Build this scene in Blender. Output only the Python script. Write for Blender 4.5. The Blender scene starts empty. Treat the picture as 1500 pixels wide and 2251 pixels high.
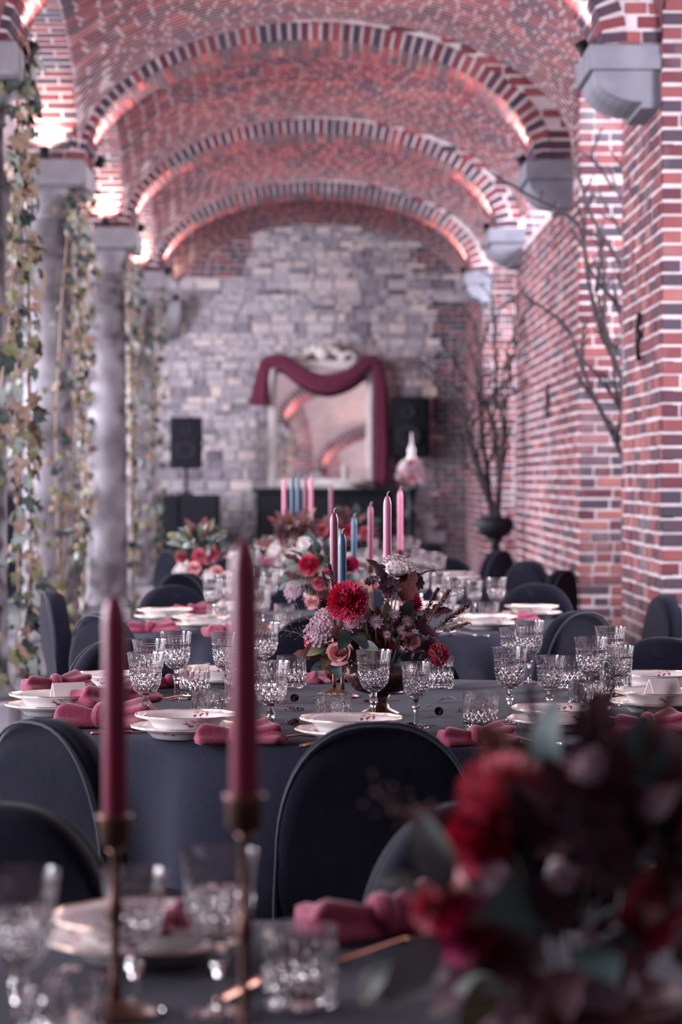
import bpy, math, random
import numpy as np
from mathutils import Vector, Matrix, Euler
random.seed(7)
PI = math.pi
S = bpy.context.scene
COL = S.collection
# ------------------------------------------------------------------ camera, world, light
F = 85 / 36 * 2251            # focal length in pixels of the 1500x2251 frame
EYE = 1.31                    # camera height
VX, HY = 730.0, 1055.0        # vanishing point of the nave
TZ = 0.743                    # top of the tablecloths
cam = bpy.data.cameras.new('camera'); camo = bpy.data.objects.new('camera', cam); COL.objects.link(camo)
cam.sensor_fit = 'VERTICAL'; cam.sensor_height = 36; cam.sensor_width = 24; cam.lens = 85
camo.location = (0, 0, EYE)
camo.rotation_euler = (PI / 2 - (1125.5 - HY) / F, 0, -(750 - VX) / F)
cam.dof.use_dof = True; cam.dof.focus_distance = 5.9; cam.dof.aperture_fstop = 4.3
cam.clip_end = 200
S.camera = camo
S.view_settings.view_transform = 'Standard'; S.view_settings.look = 'None'
S.view_settings.gamma = 1; S.view_settings.exposure = 0.34; S.view_settings.use_curve_mapping = False
S.cycles.use_denoising = True
S.cycles.sample_clamp_indirect = 6.0
S.cycles.max_bounces = 9; S.cycles.transmission_bounces = 9; S.cycles.diffuse_bounces = 3
S.cycles.caustics_reflective = False; S.cycles.caustics_refractive = False
W = bpy.data.worlds.new('World'); S.world = W; W.use_nodes = True
W.node_tree.nodes['Background'].inputs[0].default_value = (0.72, 0.74, 1.0, 1)
W.node_tree.nodes['Background'].inputs[1].default_value = 0.5

def area(name, loc, target, sx, sy, power, col):
    l = bpy.data.lights.new(name, 'AREA'); l.shape = 'RECTANGLE'; l.size = sx; l.size_y = sy
    l.energy = power; l.color = col
    o = bpy.data.objects.new(name, l); COL.objects.link(o); o.location = loc
    o.rotation_euler = (Vector(target) - Vector(loc)).to_track_quat('-Z', 'Y').to_euler()
    return o
DAY = (0.93, 0.89, 1.0)
# daylight through the tall windows of the left aisle
for y, p in ((3.1, 320), (7.2, 360), (11.6, 350), (15.9, 380), (20.2, 420), (24.6, 450)):
    area('window_daylight', (-4.95, y, 2.2), (0, y, 1.5), 1.9, 2.6, p, DAY)
# daylight through the openings of the right-hand wall
for y, p, z in ((9.4, 300, 2.5), (14.45, 190, 3.1), (23.2, 240, 3.1)):
    area('window_daylight', (3.3, y, z), (1.4, y + (.7 if y > 10 else -.3), z - .2), 1.7, 2.0, p, DAY)
area('lunette_daylight', (2.75, 18.75, 3.75), (0.5, 19.6, 3.0), 2.4, .8, 160, DAY)

# ------------------------------------------------------------------ helpers
def at(px, py, d):
    return Vector(((px - VX) / F * d, d, EYE + (HY - py) / F * d))
def on_table(px, py, z=TZ):
    d = (EYE - z) * F / (py - HY)
    return Vector(((px - VX) / F * d, d, z))

class MB:
    def __init__(s): s.v = []; s.f = []; s.t = []
    def add(s, vs, fs, tone=None):
        n = len(s.v); s.v.extend([tuple(p) for p in vs]); s.f.extend([tuple(i + n for i in f) for f in fs])
        if tone is not None: s.t.extend([tone] * len(fs))
        return s
    def box(s, c, d, R=None, bev=0.0):
        x, y, z = d[0] / 2, d[1] / 2, d[2] / 2
        if bev <= 0:
            p = [Vector((a * x, b * y, e * z)) for e in (-1, 1) for b in (-1, 1) for a in (-1, 1)]
            f = [(0, 2, 3, 1), (4, 5, 7, 6), (0, 1, 5, 4), (2, 6, 7, 3), (0, 4, 6, 2), (1, 3, 7, 5)]
        else:
            p, f = chamfer_box(x, y, z, bev)
        if R is not None: p = [R @ q for q in p]
        c = Vector(c)
        return s.add([q + c for q in p], f)
    def lathe(s, prof, seg=32, mod=None, c=(0, 0, 0), closed=False, caps=True):
        vs = []; fs = []; n = len(prof)
        for r, z in prof:
            for k in range(seg):
                th = 2 * PI * k / seg
                rr, zz = (r, z) if mod is None else mod(r, z, th)
                vs.append((c[0] + rr * math.cos(th), c[1] + rr * math.sin(th), c[2] + zz))
        rng = n if closed else n - 1
        for i in range(rng):
            a = i * seg; b = ((i + 1) % n) * seg
            for k in range(seg):
                k2 = (k + 1) % seg
                fs.append((a + k, a + k2, b + k2, b + k))
        if caps and not closed:
            fs.append(tuple(range(seg - 1, -1, -1))); fs.append(tuple((n - 1) * seg + k for k in range(seg)))
        return s.add(vs, fs)
    def tube(s, pts, r, seg=8, caps=True):
        pts = [Vector(p) for p in pts]; n = len(pts); vs = []; fs = []
        rs = r if isinstance(r, (list, tuple)) else [r] * n
        up = None
        for i, p in enumerate(pts):
            t = (pts[min(i + 1, n - 1)] - pts[max(i - 1, 0)])
            t = t.normalized() if t.length > 1e-9 else Vector((0, 0, 1))
            if up is None: up = t.orthogonal().normalized()
            up = (up - t * up.dot(t)); up = up.normalized() if up.length > 1e-6 else t.orthogonal().normalized()
            b = t.cross(up)
            for k in range(seg):
                a = 2 * PI * k / seg
                vs.append(p + (up * math.cos(a) + b * math.sin(a)) * rs[i])
        for i in range(n - 1):
            for k in range(seg):
                k2 = (k + 1) % seg
                fs.append((i * seg + k, i * seg + k2, (i + 1) * seg + k2, (i + 1) * seg + k))
        if caps:
            fs.append(tuple(range(seg - 1, -1, -1))); fs.append(tuple((n - 1) * seg + k for k in range(seg)))
        return s.add(vs, fs)
    def grid(s, fn, nu, nv, closeu=False):
        vs = []; fs = []
        for j in range(nv):
            for i in range(nu): vs.append(fn(i / (nu - (0 if closeu else 1)), j / (nv - 1)))
        for j in range(nv - 1):
            for i in range(nu - (0 if closeu else 1)):
                i2 = (i + 1) % nu
                fs.append((j * nu + i, j * nu + i2, (j + 1) * nu + i2, (j + 1) * nu + i))
        return s.add(vs, fs)
    def ball(s, c, r, seg=10, rings=6, sc=(1, 1, 1)):
        c = Vector(c)
        def fn(u, v):
            a = 2 * PI * u; b = PI * (v - .5)
            return c + Vector((r * sc[0] * math.cos(b) * math.cos(a), r * sc[1] * math.cos(b) * math.sin(a), r * sc[2] * math.sin(b)))
        return s.grid(fn, seg, rings, True)
    def mesh(s, name, mat, smooth=False):
        m = bpy.data.meshes.new(name); m.from_pydata(s.v, [], s.f)
        if s.t:
            a = m.attributes.new('tone', 'FLOAT', 'FACE'); a.data.foreach_set('value', s.t)
        if mat: m.materials.append(mat)
        if smooth: m.polygons.foreach_set('use_smooth', [True] * len(m.polygons))
        m.update()
        return m
    def build(s, name, mat, parent=None, smooth=False):
        return link(name, s.mesh(name, mat, smooth), parent)
def chamfer_box(x, y, z, b):
    bx, by, bz = (b, b, b) if not isinstance(b, tuple) else b
    p = []; idx = {}
    for sx in (-1, 1):
        for sy in (-1, 1):
            for sz in (-1, 1):
                for ax in range(3):
                    q = [sx * (x - bx), sy * (y - by), sz * (z - bz)]
                    q[ax] = (sx * x, sy * y, sz * z)[ax]
                    idx[(sx, sy, sz, ax)] = len(p); p.append(Vector(q))
    f = []
    for ax in range(3):
        o = [i for i in range(3) if i != ax]
        for s_ in (-1, 1):
            loop = []
            for a, b_ in ((-1, -1), (1, -1), (1, 1), (-1, 1)):
                k = [0, 0, 0]; k[ax] = s_; k[o[0]] = a; k[o[1]] = b_
                loop.append(idx[(k[0], k[1], k[2], ax)])
            flip = (s_ < 0) ^ (ax == 1)
            f.append(tuple(loop[::-1]) if flip else tuple(loop))
    for ax in range(3):           # edge chamfers along ax
        o = [i for i in range(3) if i != ax]
        for a in (-1, 1):
            for b_ in (-1, 1):
                def g(s_, w):
                    k = [0, 0, 0]; k[ax] = s_; k[o[0]] = a; k[o[1]] = b_
                    return idx[(k[0], k[1], k[2], w)]
                f.append((g(-1, o[0]), g(1, o[0]), g(1, o[1]), g(-1, o[1])))
    for sx in (-1, 1):
        for sy in (-1, 1):
            for sz in (-1, 1):
                t = tuple(idx[(sx, sy, sz, a)] for a in range(3))
                f.append(t if sx * sy * sz > 0 else t[::-1])
    return p, f
def link(name, mesh, parent=None):
    o = bpy.data.objects.new(name, mesh); COL.objects.link(o)
    if parent is not None: o.parent = parent
    return o
def tag(o, label=None, cat=None, group=None, kind=None):
    if label: o['label'] = label
    if cat: o['category'] = cat
    if group: o['group'] = group
    if kind: o['kind'] = kind
    return o
def thing(name, label, cat, loc=(0, 0, 0), rz=0.0, group=None, scale=1.0):
    o = bpy.data.objects.new(name, None); COL.objects.link(o); o.empty_display_size = .05
    o.location = loc; o.rotation_euler = (0, 0, rz); o.scale = (scale,) * 3
    return tag(o, label, cat, group)
def copy_tree(o, parent=None):
    c = o.copy(); COL.objects.link(c)
    if parent is not None: c.parent = parent
    for ch in list(o.children): copy_tree(ch, c)
    return c
def frame(n, up=Vector((0, 0, 1))):
    n = Vector(n).normalized()
    u = up.cross(n)
    u = u.normalized() if u.length > 1e-5 else Vector((1, 0, 0))
    return Matrix((u, n.cross(u), n)).transposed()

# ------------------------------------------------------------------ materials
def mat(name, col, rough=.7, metal=0.0, col2=None, scale=20.0, bump=0.0, bscale=None, trans=0.0, ior=1.5, sheen=0.0, spec=.5, detail=4.0, coat=0.0, lo=.35, hi=.65, emit=None):
    m = bpy.data.materials.new(name); m.use_nodes = True; nt = m.node_tree; N = nt.nodes; L = nt.links
    b = N['Principled BSDF']
    b.inputs['Base Color'].default_value = (*col, 1); b.inputs['Roughness'].default_value = rough
    b.inputs['Metallic'].default_value = metal; b.inputs['IOR'].default_value = ior
    b.inputs['Transmission Weight'].default_value = trans; b.inputs['Sheen Weight'].default_value = sheen
    b.inputs['Specular IOR Level'].default_value = spec; b.inputs['Coat Weight'].default_value = coat
    if emit:
        b.inputs['Emission Color'].default_value = (*emit[0], 1); b.inputs['Emission Strength'].default_value = emit[1]
    if col2 or bump:
        tc = N.new('ShaderNodeTexCoord')
    if col2:
        nz = N.new('ShaderNodeTexNoise'); nz.inputs['Scale'].default_value = scale; nz.inputs['Detail'].default_value = detail
        L.new(tc.outputs['Object'], nz.inputs['Vector'])
        r = N.new('ShaderNodeValToRGB'); r.color_ramp.elements[0].color = (*col, 1); r.color_ramp.elements[1].color = (*col2, 1)
        r.color_ramp.elements[0].position = lo; r.color_ramp.elements[1].position = hi
        L.new(nz.outputs['Fac'], r.inputs['Fac']); L.new(r.outputs['Color'], b.inputs['Base Color'])
    if bump:
        n2 = N.new('ShaderNodeTexNoise'); n2.inputs['Scale'].default_value = bscale or scale * 4; n2.inputs['Detail'].default_value = 4
        L.new(tc.outputs['Object'], n2.inputs['Vector'])
        bp = N.new('ShaderNodeBump'); bp.inputs['Strength'].default_value = bump; bp.inputs['Distance'].default_value = .01
        L.new(n2.outputs['Fac'], bp.inputs['Height']); L.new(bp.outputs['Normal'], b.inputs['Normal'])
    return m
def tone_mat(name, stops, rough=.85, nscale=9.0, mix=.25, bump=.35, bloom=.3):
    """colour by the piece's own tone, with grain"""
    m = bpy.data.materials.new(name); m.use_nodes = True; nt = m.node_tree; N = nt.nodes; L = nt.links
    b = N['Principled BSDF']; b.inputs['Roughness'].default_value = rough; b.inputs['Specular IOR Level'].default_value = .3
    a = N.new('ShaderNodeAttribute'); a.attribute_name = 'tone'
    geo = N.new('ShaderNodeNewGeometry')
    nz = N.new('ShaderNodeTexNoise'); nz.inputs['Scale'].default_value = nscale; nz.inputs['Detail'].default_value = 5
    L.new(geo.outputs['Position'], nz.inputs['Vector'])
    ma = N.new('ShaderNodeMath'); ma.operation = 'MULTIPLY_ADD'; ma.inputs[1].default_value = mix; 
    L.new(nz.outputs['Fac'], ma.inputs[0])
    sub = N.new('ShaderNodeMath'); sub.operation = 'SUBTRACT'; sub.inputs[1].default_value = mix / 2
    L.new(a.outputs['Fac'], sub.inputs[0]); L.new(sub.outputs[0], ma.inputs[2])
    r = N.new('ShaderNodeValToRGB'); cr = r.color_ramp
    while len(cr.elements) < len(stops): cr.elements.new(.5)
    for e, (p, c) in zip(cr.elements, stops): e.position = p; e.color = (*c, 1)
    L.new(ma.outputs[0], r.inputs['Fac'])
    n3 = N.new('ShaderNodeTexNoise'); n3.inputs['Scale'].default_value = 2.2; n3.inputs['Detail'].default_value = 6
    L.new(geo.outputs['Position'], n3.inputs['Vector'])
    r3 = N.new('ShaderNodeValToRGB'); r3.color_ramp.elements[0].position = .52; r3.color_ramp.elements[1].position = .72
    L.new(n3.outputs['Fac'], r3.inputs['Fac'])
    mx = N.new('ShaderNodeMix'); mx.data_type = 'RGBA'; mx.inputs[7].default_value = (.52, .46, .48, 1)   # lime bloom
    ml = N.new('ShaderNodeMath'); ml.operation = 'MULTIPLY'; ml.inputs[1].default_value = bloom
    L.new(r3.outputs['Color'], ml.inputs[0]); L.new(ml.outputs[0], mx.inputs[0])
    L.new(r.outputs['Color'], mx.inputs[6]); L.new(mx.outputs[2], b.inputs['Base Color'])
    bp = N.new('ShaderNodeBump'); bp.inputs['Strength'].default_value = bump; bp.inputs['Distance'].default_value = .006
    n2 = N.new('ShaderNodeTexNoise'); n2.inputs['Scale'].default_value = 55; L.new(geo.outputs['Position'], n2.inputs['Vector'])
    L.new(n2.outputs['Fac'], bp.inputs['Height']); L.new(bp.outputs['Normal'], b.inputs['Normal'])
    return m
BRICK_STOPS = [(0.0, (.045, .042, .06)), (.16, (.08, .05, .072)), (.3, (.10, .031, .044)), (.55, (.165, .048, .058)), (.8, (.245, .08, .082)), (1.0, (.31, .125, .115))]
M_BRICK = tone_mat('brick', BRICK_STOPS)
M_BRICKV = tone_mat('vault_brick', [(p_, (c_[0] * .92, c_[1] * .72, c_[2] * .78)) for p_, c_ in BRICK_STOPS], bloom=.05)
M_STONE = tone_mat('rubble_stone', [(0.0, (.13, .11, .14)), (.3, (.26, .235, .275)), (.6, (.42, .385, .42)), (.85, (.53, .475, .48)), (1.0, (.62, .53, .50))], mix=.7, nscale=9)
M_SLAB = tone_mat('paving', [(0.0, (.02, .02, .03)), (.6, (.045, .043, .058)), (1.0, (.08, .075, .095))], rough=.55, mix=.4)
M_MORTAR = mat('mortar', (.42, .35, .365), .95, col2=(.60, .53, .54), scale=6, bump=.5, bscale=60)
M_MORTAR2 = mat('wall_mortar', (.34, .31, .34), .95, col2=(.48, .44, .46), scale=6, bump=.5, bscale=60)
M_BLUESTONE = mat('bluestone', (.14, .14, .175), .7, col2=(.20, .20, .24), scale=5, bump=.15)
M_COLUMN = mat('column_stone', (.085, .07, .08), .8, col2=(.30, .285, .315), scale=2.6, detail=8, bump=.3, bscale=30)
M_VMORTAR_TINT = mat('vault_mortar', (.42, .32, .325), .95, col2=(.52, .41, .415), scale=6)  # same mortar as the walls, warm lamp light tinted into its colour
M_FARBRICK = mat('distant_brick', (.15, .055, .06), .9, col2=(.24, .09, .09), scale=9, bump=.4)
M_DARK = mat('black_plastic', (.005, .005, .010), .6, spec=.25)
M_GRILLE = mat('speaker_grille', (.005, .005, .009), .8, spec=.2, col2=(.008, .008, .014), scale=200, bump=.3)
M_CLOTH = mat('navy_tablecloth', (.013, .0135, .028), .85, col2=(.0175, .018, .036), scale=160, bump=.25, bscale=420, sheen=.04, spec=.15)
M_CHAIR = mat('black_chair_cover', (.0045, .0047, .011), .9, col2=(.006, .0063, .0145), scale=90, bump=.6, bscale=7, sheen=.03, spec=.1)
M_PIPING = mat('chair_seam', (.03, .031, .045), .8)
M_NAPKIN = mat('burgundy_linen', (.20, .018, .055), .85, col2=(.25, .026, .07), scale=120, bump=.3, bscale=300, sheen=.2)
M_GLASS = mat('cut_crystal', (1, .98, .98), .0, trans=.985, ior=1.58)
M_GOLD = mat('gold_rim', (.75, .48, .32), .3, metal=1.0)
M_COPPER = mat('rose_gold', (.85, .42, .28), .22, metal=1.0)
M_STEEL = mat('steel', (.72, .68, .70), .2, metal=1.0)
M_BRASS = mat('aged_brass', (.20, .11, .085), .5, metal=1.0, col2=(.16, .09, .07), scale=30)
M_WAX = {k: mat(k + '_wax', c, .36, spec=.55) for k, c in dict(burgundy=(.20, .012, .05), plum=(.20, .035, .075), pink=(.52, .16, .26), blue=(.025, .075, .14)).items()}
M_WICK = mat('wick', (.7, .62, .6), .9)
M_PORC = None
def porcelain():
    m = mat('porcelain', (.80, .75, .74), .18, coat=.4); nt = m.node_tree; N = nt.nodes; L = nt.links; b = N['Principled BSDF']
    tc = N.new('ShaderNodeTexCoord'); prev = None
    for (cx, cy) in ((.02, .085), (-.085, .01), (.065, -.055)):
        vm = N.new('ShaderNodeVectorMath'); vm.operation = 'DISTANCE'; vm.inputs[1].default_value = (cx, cy, .026)
        mp = N.new('ShaderNodeMapping'); mp.inputs['Scale'].default_value = (1, 1, 1)
        L.new(tc.outputs['Object'], mp.inputs['Vector']); L.new(mp.outputs['Vector'], vm.inputs[0])
        lt = N.new('ShaderNodeMath'); lt.operation = 'LESS_THAN'; lt.inputs[1].default_value = .02
        L.new(vm.outputs['Value'], lt.inputs[0])
        if prev is None: prev = lt.outputs[0]
        else:
            ad = N.new('ShaderNodeMath'); ad.operation = 'MAXIMUM'; L.new(prev, ad.inputs[0]); L.new(lt.outputs[0], ad.inputs[1]); prev = ad.outputs[0]
    vo = N.new('ShaderNodeTexVoronoi'); vo.inputs['Scale'].default_value = 110; L.new(tc.outputs['Object'], vo.inputs['Vector'])
    l2 = N.new('ShaderNodeMath'); l2.operation = 'LESS_THAN'; l2.inputs[1].default_value = .42; L.new(vo.outputs['Distance'], l2.inputs[0])
    mu = N.new('ShaderNodeMath'); mu.operation = 'MULTIPLY'; L.new(prev, mu.inputs[0]); L.new(l2.outputs[0], mu.inputs[1])
    mx = N.new('ShaderNodeMix'); mx.data_type = 'RGBA'; mx.inputs[6].default_value = (.80, .75, .74, 1); mx.inputs[7].default_value = (.30, .06, .07, 1)
    L.new(mu.outputs[0], mx.inputs[0]); L.new(mx.outputs[2], b.inputs['Base Color'])
    return m
M_PORC = porcelain()
def leafmat(n, a, b): return mat(n, a, .6, col2=b, scale=25, spec=.35)
M_LEAF = dict(dark=leafmat('dark_ivy', (.018, .028, .026), (.04, .06, .05)), sage=leafmat('sage_leaf', (.15, .19, .175), (.28, .32, .30)),
              olive=leafmat('olive_leaf', (.10, .10, .05), (.19, .18, .09)), brown=leafmat('dry_leaf', (.16, .10, .075), (.30, .21, .15)),
              burg=leafmat('burgundy_leaf', (.035, .010, .018), (.085, .022, .034)), rust=leafmat('rust_leaf', (.10, .030, .032), (.19, .065, .06)),
              bottle=leafmat('bottle_green_leaf', (.02, .045, .045), (.05, .09, .085)))
M_FL = dict(crimson=mat('crimson_petal', (.50, .012, .075), .6, col2=(.68, .06, .15), scale=30), magenta=mat('magenta_petal', (.42, .006, .10), .6, col2=(.55, .03, .16), scale=30),
            coral=mat('coral_petal', (.55, .085, .14), .6, col2=(.70, .19, .24), scale=30), rose=mat('blush_petal', (.62, .24, .26), .6, col2=(.72, .36, .38), scale=30),
            lilac=mat('lilac_petal', (.38, .24, .30), .7, col2=(.55, .40, .46), scale=60), white=mat('cream_floret', (.62, .55, .54), .7, col2=(.74, .68, .66), scale=60),
            choc=mat('chocolate_petal', (.022, .006, .012), .6, col2=(.05, .012, .02), scale=30), stem=mat('stem', (.07, .065, .045), .7, col2=(.12, .07, .06), scale=30))
M_BRANCH = mat('dark_branch', (.03, .022, .028), .85, col2=(.06, .045, .05), scale=20)
M_CREAM = mat('cream_gilt_frame', (.58, .54, .53), .45, col2=(.68, .63, .61), scale=15)
M_VELVET = mat('burgundy_velvet', (.085, .008, .03), .9, col2=(.12, .014, .045), scale=14, sheen=.1)
M_MIRROR = mat('mirror_glass', (.88, .86, .86), .02, metal=1.0)
M_IRON = mat('rusty_iron', (.035, .022, .025), .7, metal=.4)
M_BOWL = mat('dark_bowl', (.06, .018, .022), .35, col2=(.09, .03, .03), scale=12, metal=.5)
M_LAMP = mat('uplight_lens', (1, .8, .6), .4, emit=((1, .72, .5), 5.0))
M_PLASTER = mat('plaster', (.17, .11, .12), .9, col2=(.26, .19, .20), scale=3)

# ------------------------------------------------------------------ pieces (bricks, stones, slabs)
NT = 14
def unit_variants(name, m, bev=.06):
    r = []
    for k in range(NT):
        p, f = chamfer_box(.5, .5, .5, bev)
        mb = MB(); mb.add(p, f, (k + .5) / NT); r.append(mb.mesh(name, m))
    return r
V_BRICK = unit_variants('brick', M_BRICK, (.02, .07, .06))
V_VAULT = unit_variants('brick', M_BRICKV, (.02, .07, .06))
V_STONE = unit_variants('stone', M_STONE, (.07, .1, .1))
V_SLAB = unit_variants('slab', M_SLAB, (.012, .012, .1))
CAMV = Vector((0, 0, EYE))
def px_size(loc, n, su, sv):
    d = loc.y
    if d < .5: return 0
    x = VX + loc.x / d * F; y = HY - (loc.z - EYE) / d * F
    if not (-15 < x < 1515 and -15 < y < 2266): return 0
    v = (CAMV - loc).normalized().dot(n)
    return math.sqrt(su * sv * max(v, 0.0)) / d * F
def place_pieces(parent, items, nmax, name, variants, stuffname, minpx=5.0):
    """items: (centre, (u,v,n) axes, (su,sv,sn), tone 0..1)"""
    sc = [(px_size(it[0], it[1][2], it[2][0], it[2][1]), i) for i, it in enumerate(items)]
    sc.sort(reverse=True)
    pick = set(i for s_, i in sc[:nmax] if s_ > minpx)
    rest = []
    for i, it in enumerate(items):
        if i in pick:
            k = min(NT - 1, max(0, int(it[3] * NT)))
            o = link(name, variants[k], parent)
            u, v, n = it[1]; su, sv, sn = it[2]
            m = Matrix((u * su, v * sv, n * sn)).transposed().to_4x4(); m.translation = it[0]
            o.matrix_local = m
        else: rest.append(it)
    if rest:
        base = np.array([[a, b, c] for c in (-.5, .5) for b in (-.5, .5) for a in (-.5, .5)])
        fc = np.array([(4, 5, 7, 6), (0, 1, 5, 4), (2, 6, 7, 3), (0, 4, 6, 2), (1, 3, 7, 5)])
        vs = []; fs = []; ts = []
        for j, it in enumerate(rest):
            A = np.array([list(it[1][0] * it[2][0]), list(it[1][1] * it[2][1]), list(it[1][2] * it[2][2])])
            vs.append(base @ A + np.array(it[0])); fs.append(fc + 8 * j); ts += [it[3]] * 5
        m = bpy.data.meshes.new(stuffname)
        m.from_pydata(np.concatenate(vs).tolist(), [], np.concatenate(fs).tolist())
        a = m.attributes.new('tone', 'FLOAT', 'FACE'); a.data.foreach_set('value', ts)
        m.materials.append(variants[0].materials[0]); m.update()
        o = link(stuffname, m, parent); o['kind'] = 'stuff'
def brick_tone():
    r = random.random()
    if r < .2: return random.uniform(0, .2)
    if r < .52: return random.uniform(.2, .45)
    if r < .88: return random.uniform(.45, .8)
    return random.uniform(.8, 1)
def wall_bricks(o, u, v, n, U, V, course=.07, joint=.014, proud=.007, keep=None, dark=0.0):
    """bricks on the rectangle o + a*u + b*v, n = outward normal"""
    o, u, v, n = Vector(o), Vector(u), Vector(v), Vector(n); out = []
    rows = int(V / course)
    for j in range(rows):
        a = -(.11 if j % 2 else 0.0) - random.uniform(0, .02); h = course - joint
        while a < U - .02:
            L = (.205 if random.random() < .6 else .10) + random.uniform(-.008, .008)
            a0 = max(a, 0); a1 = min(a + L, U)
            if a1 - a0 > .03:
                c = o + u * ((a0 + a1) / 2) + v * (j * course + course / 2 + random.uniform(-.003, .003))
                if keep is None or keep(c):
                    t = max(0, brick_tone() - dark)
                    pr = proud + random.uniform(-.004, .004)
                    out.append((c + n * (pr - .03), (u, v, n), (a1 - a0, h + random.uniform(-.006, .002), .06), t))
            a += L + joint
    return out
X_, Y_, Z_ = Vector((1, 0, 0)), Vector((0, 1, 0)), Vector((0, 0, 1))

# ------------------------------------------------------------------ the setting
D = [11.73, 16.0, 20.27, 24.53]; AW = .62; DE = 28.8        # transverse arches (front faces), their width, end wall
SPR = EYE + 2.11                                             # springing height
XR = lambda d: 1.31 + .008 * (d - 12)
XL = lambda d: -1.57 - .0145 * (d - 11.73)
XW = 1.6
def struct(o, label, kind='structure'): return tag(o, label, None, None, kind)

# floor with paving slabs
mb = MB(); mb.box((-.5, 14, -.1), (11, 36, .18)); fl = mb.build('floor', mat('floor_joint', (.015, .015, .02), .9)); struct(fl, 'dark stone slab floor of the vaulted hall')
it = []
y = -2.0; row = 0
while y < DE - .1:
    x = -4.6 - (.3 if row % 2 else 0)
    while x < 1.6:
        w = random.choice((.5, .6, .7)); x1 = min(x + w, 1.6)
        it.append((Vector(((x + x1) / 2, y + .25, -.03 + random.uniform(-.002, .002))), (X_, Y_, Z_), (x1 - x - .012, .488, .06), random.random()))
        x += w
    y += .5; row += 1
place_pieces(fl, it, 160, 'paving_slab', V_SLAB, 'paving_slabs', 8)

# end wall: coursed grey rubble with brick patches
mb = MB(); mb.box((-1.5, DE + .25, 2.4), (6.4, .5, 4.8)); ew = mb.build('wall_back', M_MORTAR2); struct(ew, 'grey rubble stone end wall with patches of brick')
stones = []; bricks = []
z = 0.0
while z < 4.55:
    h = random.choice((.05, .06, .07, .07, .09, .1, .13)); x = -4.7 + random.uniform(-.1, 0)
    while x < XW:
        w = random.uniform(.07, .26) * (1.3 if h > .11 else 1)
        x1 = min(x + w, XW); cx, cz = (x + x1) / 2, z + h / 2
        dk = (cx > 1.22 and cz < 3.5) or (cx < -.95 and cz > 3.72) or (1.0 < cx and cz > 3.75)
        if not dk:
            n = Vector((random.uniform(-.12, .12), -1, random.uniform(-.12, .12))).normalized()
            u = Z_.cross(n).normalized() * -1; v = n.cross(u)
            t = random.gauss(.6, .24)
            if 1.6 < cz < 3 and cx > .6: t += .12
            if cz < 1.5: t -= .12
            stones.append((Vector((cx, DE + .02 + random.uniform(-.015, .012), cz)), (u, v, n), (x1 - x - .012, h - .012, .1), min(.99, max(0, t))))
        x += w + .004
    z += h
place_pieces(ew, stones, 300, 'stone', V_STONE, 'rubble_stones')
b = wall_bricks((1.2, DE, 0), X_, Z_, -Y_, .4, 3.5, dark=.25) + wall_bricks((-3.0, DE, 3.72), X_, Z_, -Y_, 2.05, .85, dark=.1) + wall_bricks((1.0, DE, 3.72), X_, Z_, -Y_, .6, .8, dark=.1)
place_pieces(ew, b, 90, 'brick', V_BRICK, 'patch_bricks')

# right-hand wall: brick piers and panels standing at XW
def right_block(name, y0, y1, z0, z1, label, nmax, back=3.2, ztop_side=None, front=True, side=True):
    mb = MB(); mb.box(((XW + back) / 2, (y0 + y1) / 2, (z0 + z1) / 2), (back - XW, y1 - y0, z1 - z0))
    o = mb.build(name, M_MORTAR); struct(o, label)
    it = []
    if front: it += wall_bricks((XW, y0, z0), X_, Z_, -Y_, min(back - XW, 1.2), z1 - z0)
    if side: it += wall_bricks((XW, y1, z0), -Y_, Z_, -X_, y1 - y0, z1 - z0)
    place_pieces(o, it, nmax, 'brick', V_BRICK, 'wall_bricks', 4)
    return o
mb = MB(); mb.box((-.6, -2.1, 2.6), (8.4, .2, 5.2)); struct(mb.build('wall_front', M_PLASTER), 'plain wall behind the photographer')  # out of view, added to shut out world light from behind the camera
right_block('wall_right', 11.7, 13.3, 0, 5.2, 'red brick pier with white joints nearest the foreground tables', 300)
right_block('wall_right', 15.6, 20.9, 0, 3.27, 'long brick wall panel between the second and third corbels', 300)
right_block('wall_right', 15.6, 17.2, 3.27, 5.2, 'upper brick pier above the second corbel', 120)
right_block('wall_right', 20.3, 20.9, 3.27, 5.2, 'upper brick pier above the third corbel', 80)
right_block('wall_right', 25.5, DE, 0, 5.2, 'brick pier next to the rubble end wall', 220)
# outer wall of the right-hand recesses, with openings
mb = MB()
for (y0, y1, z0, z1) in ((-2, 8.5, 0, 5.2), (10.3, 13.6, 0, 5.2), (15.3, 22.3, 0, 5.2), (24.1, DE, 0, 5.2), (-2, DE, 0, 1.4), (-2, DE, 4.1, 5.2)):
    mb.box((3.28, (y0 + y1) / 2, (z0 + z1) / 2), (.15, y1 - y0, z1 - z0))
struct(mb.build('wall_right_outer', M_MORTAR), 'outer wall behind the brick recesses')
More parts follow.
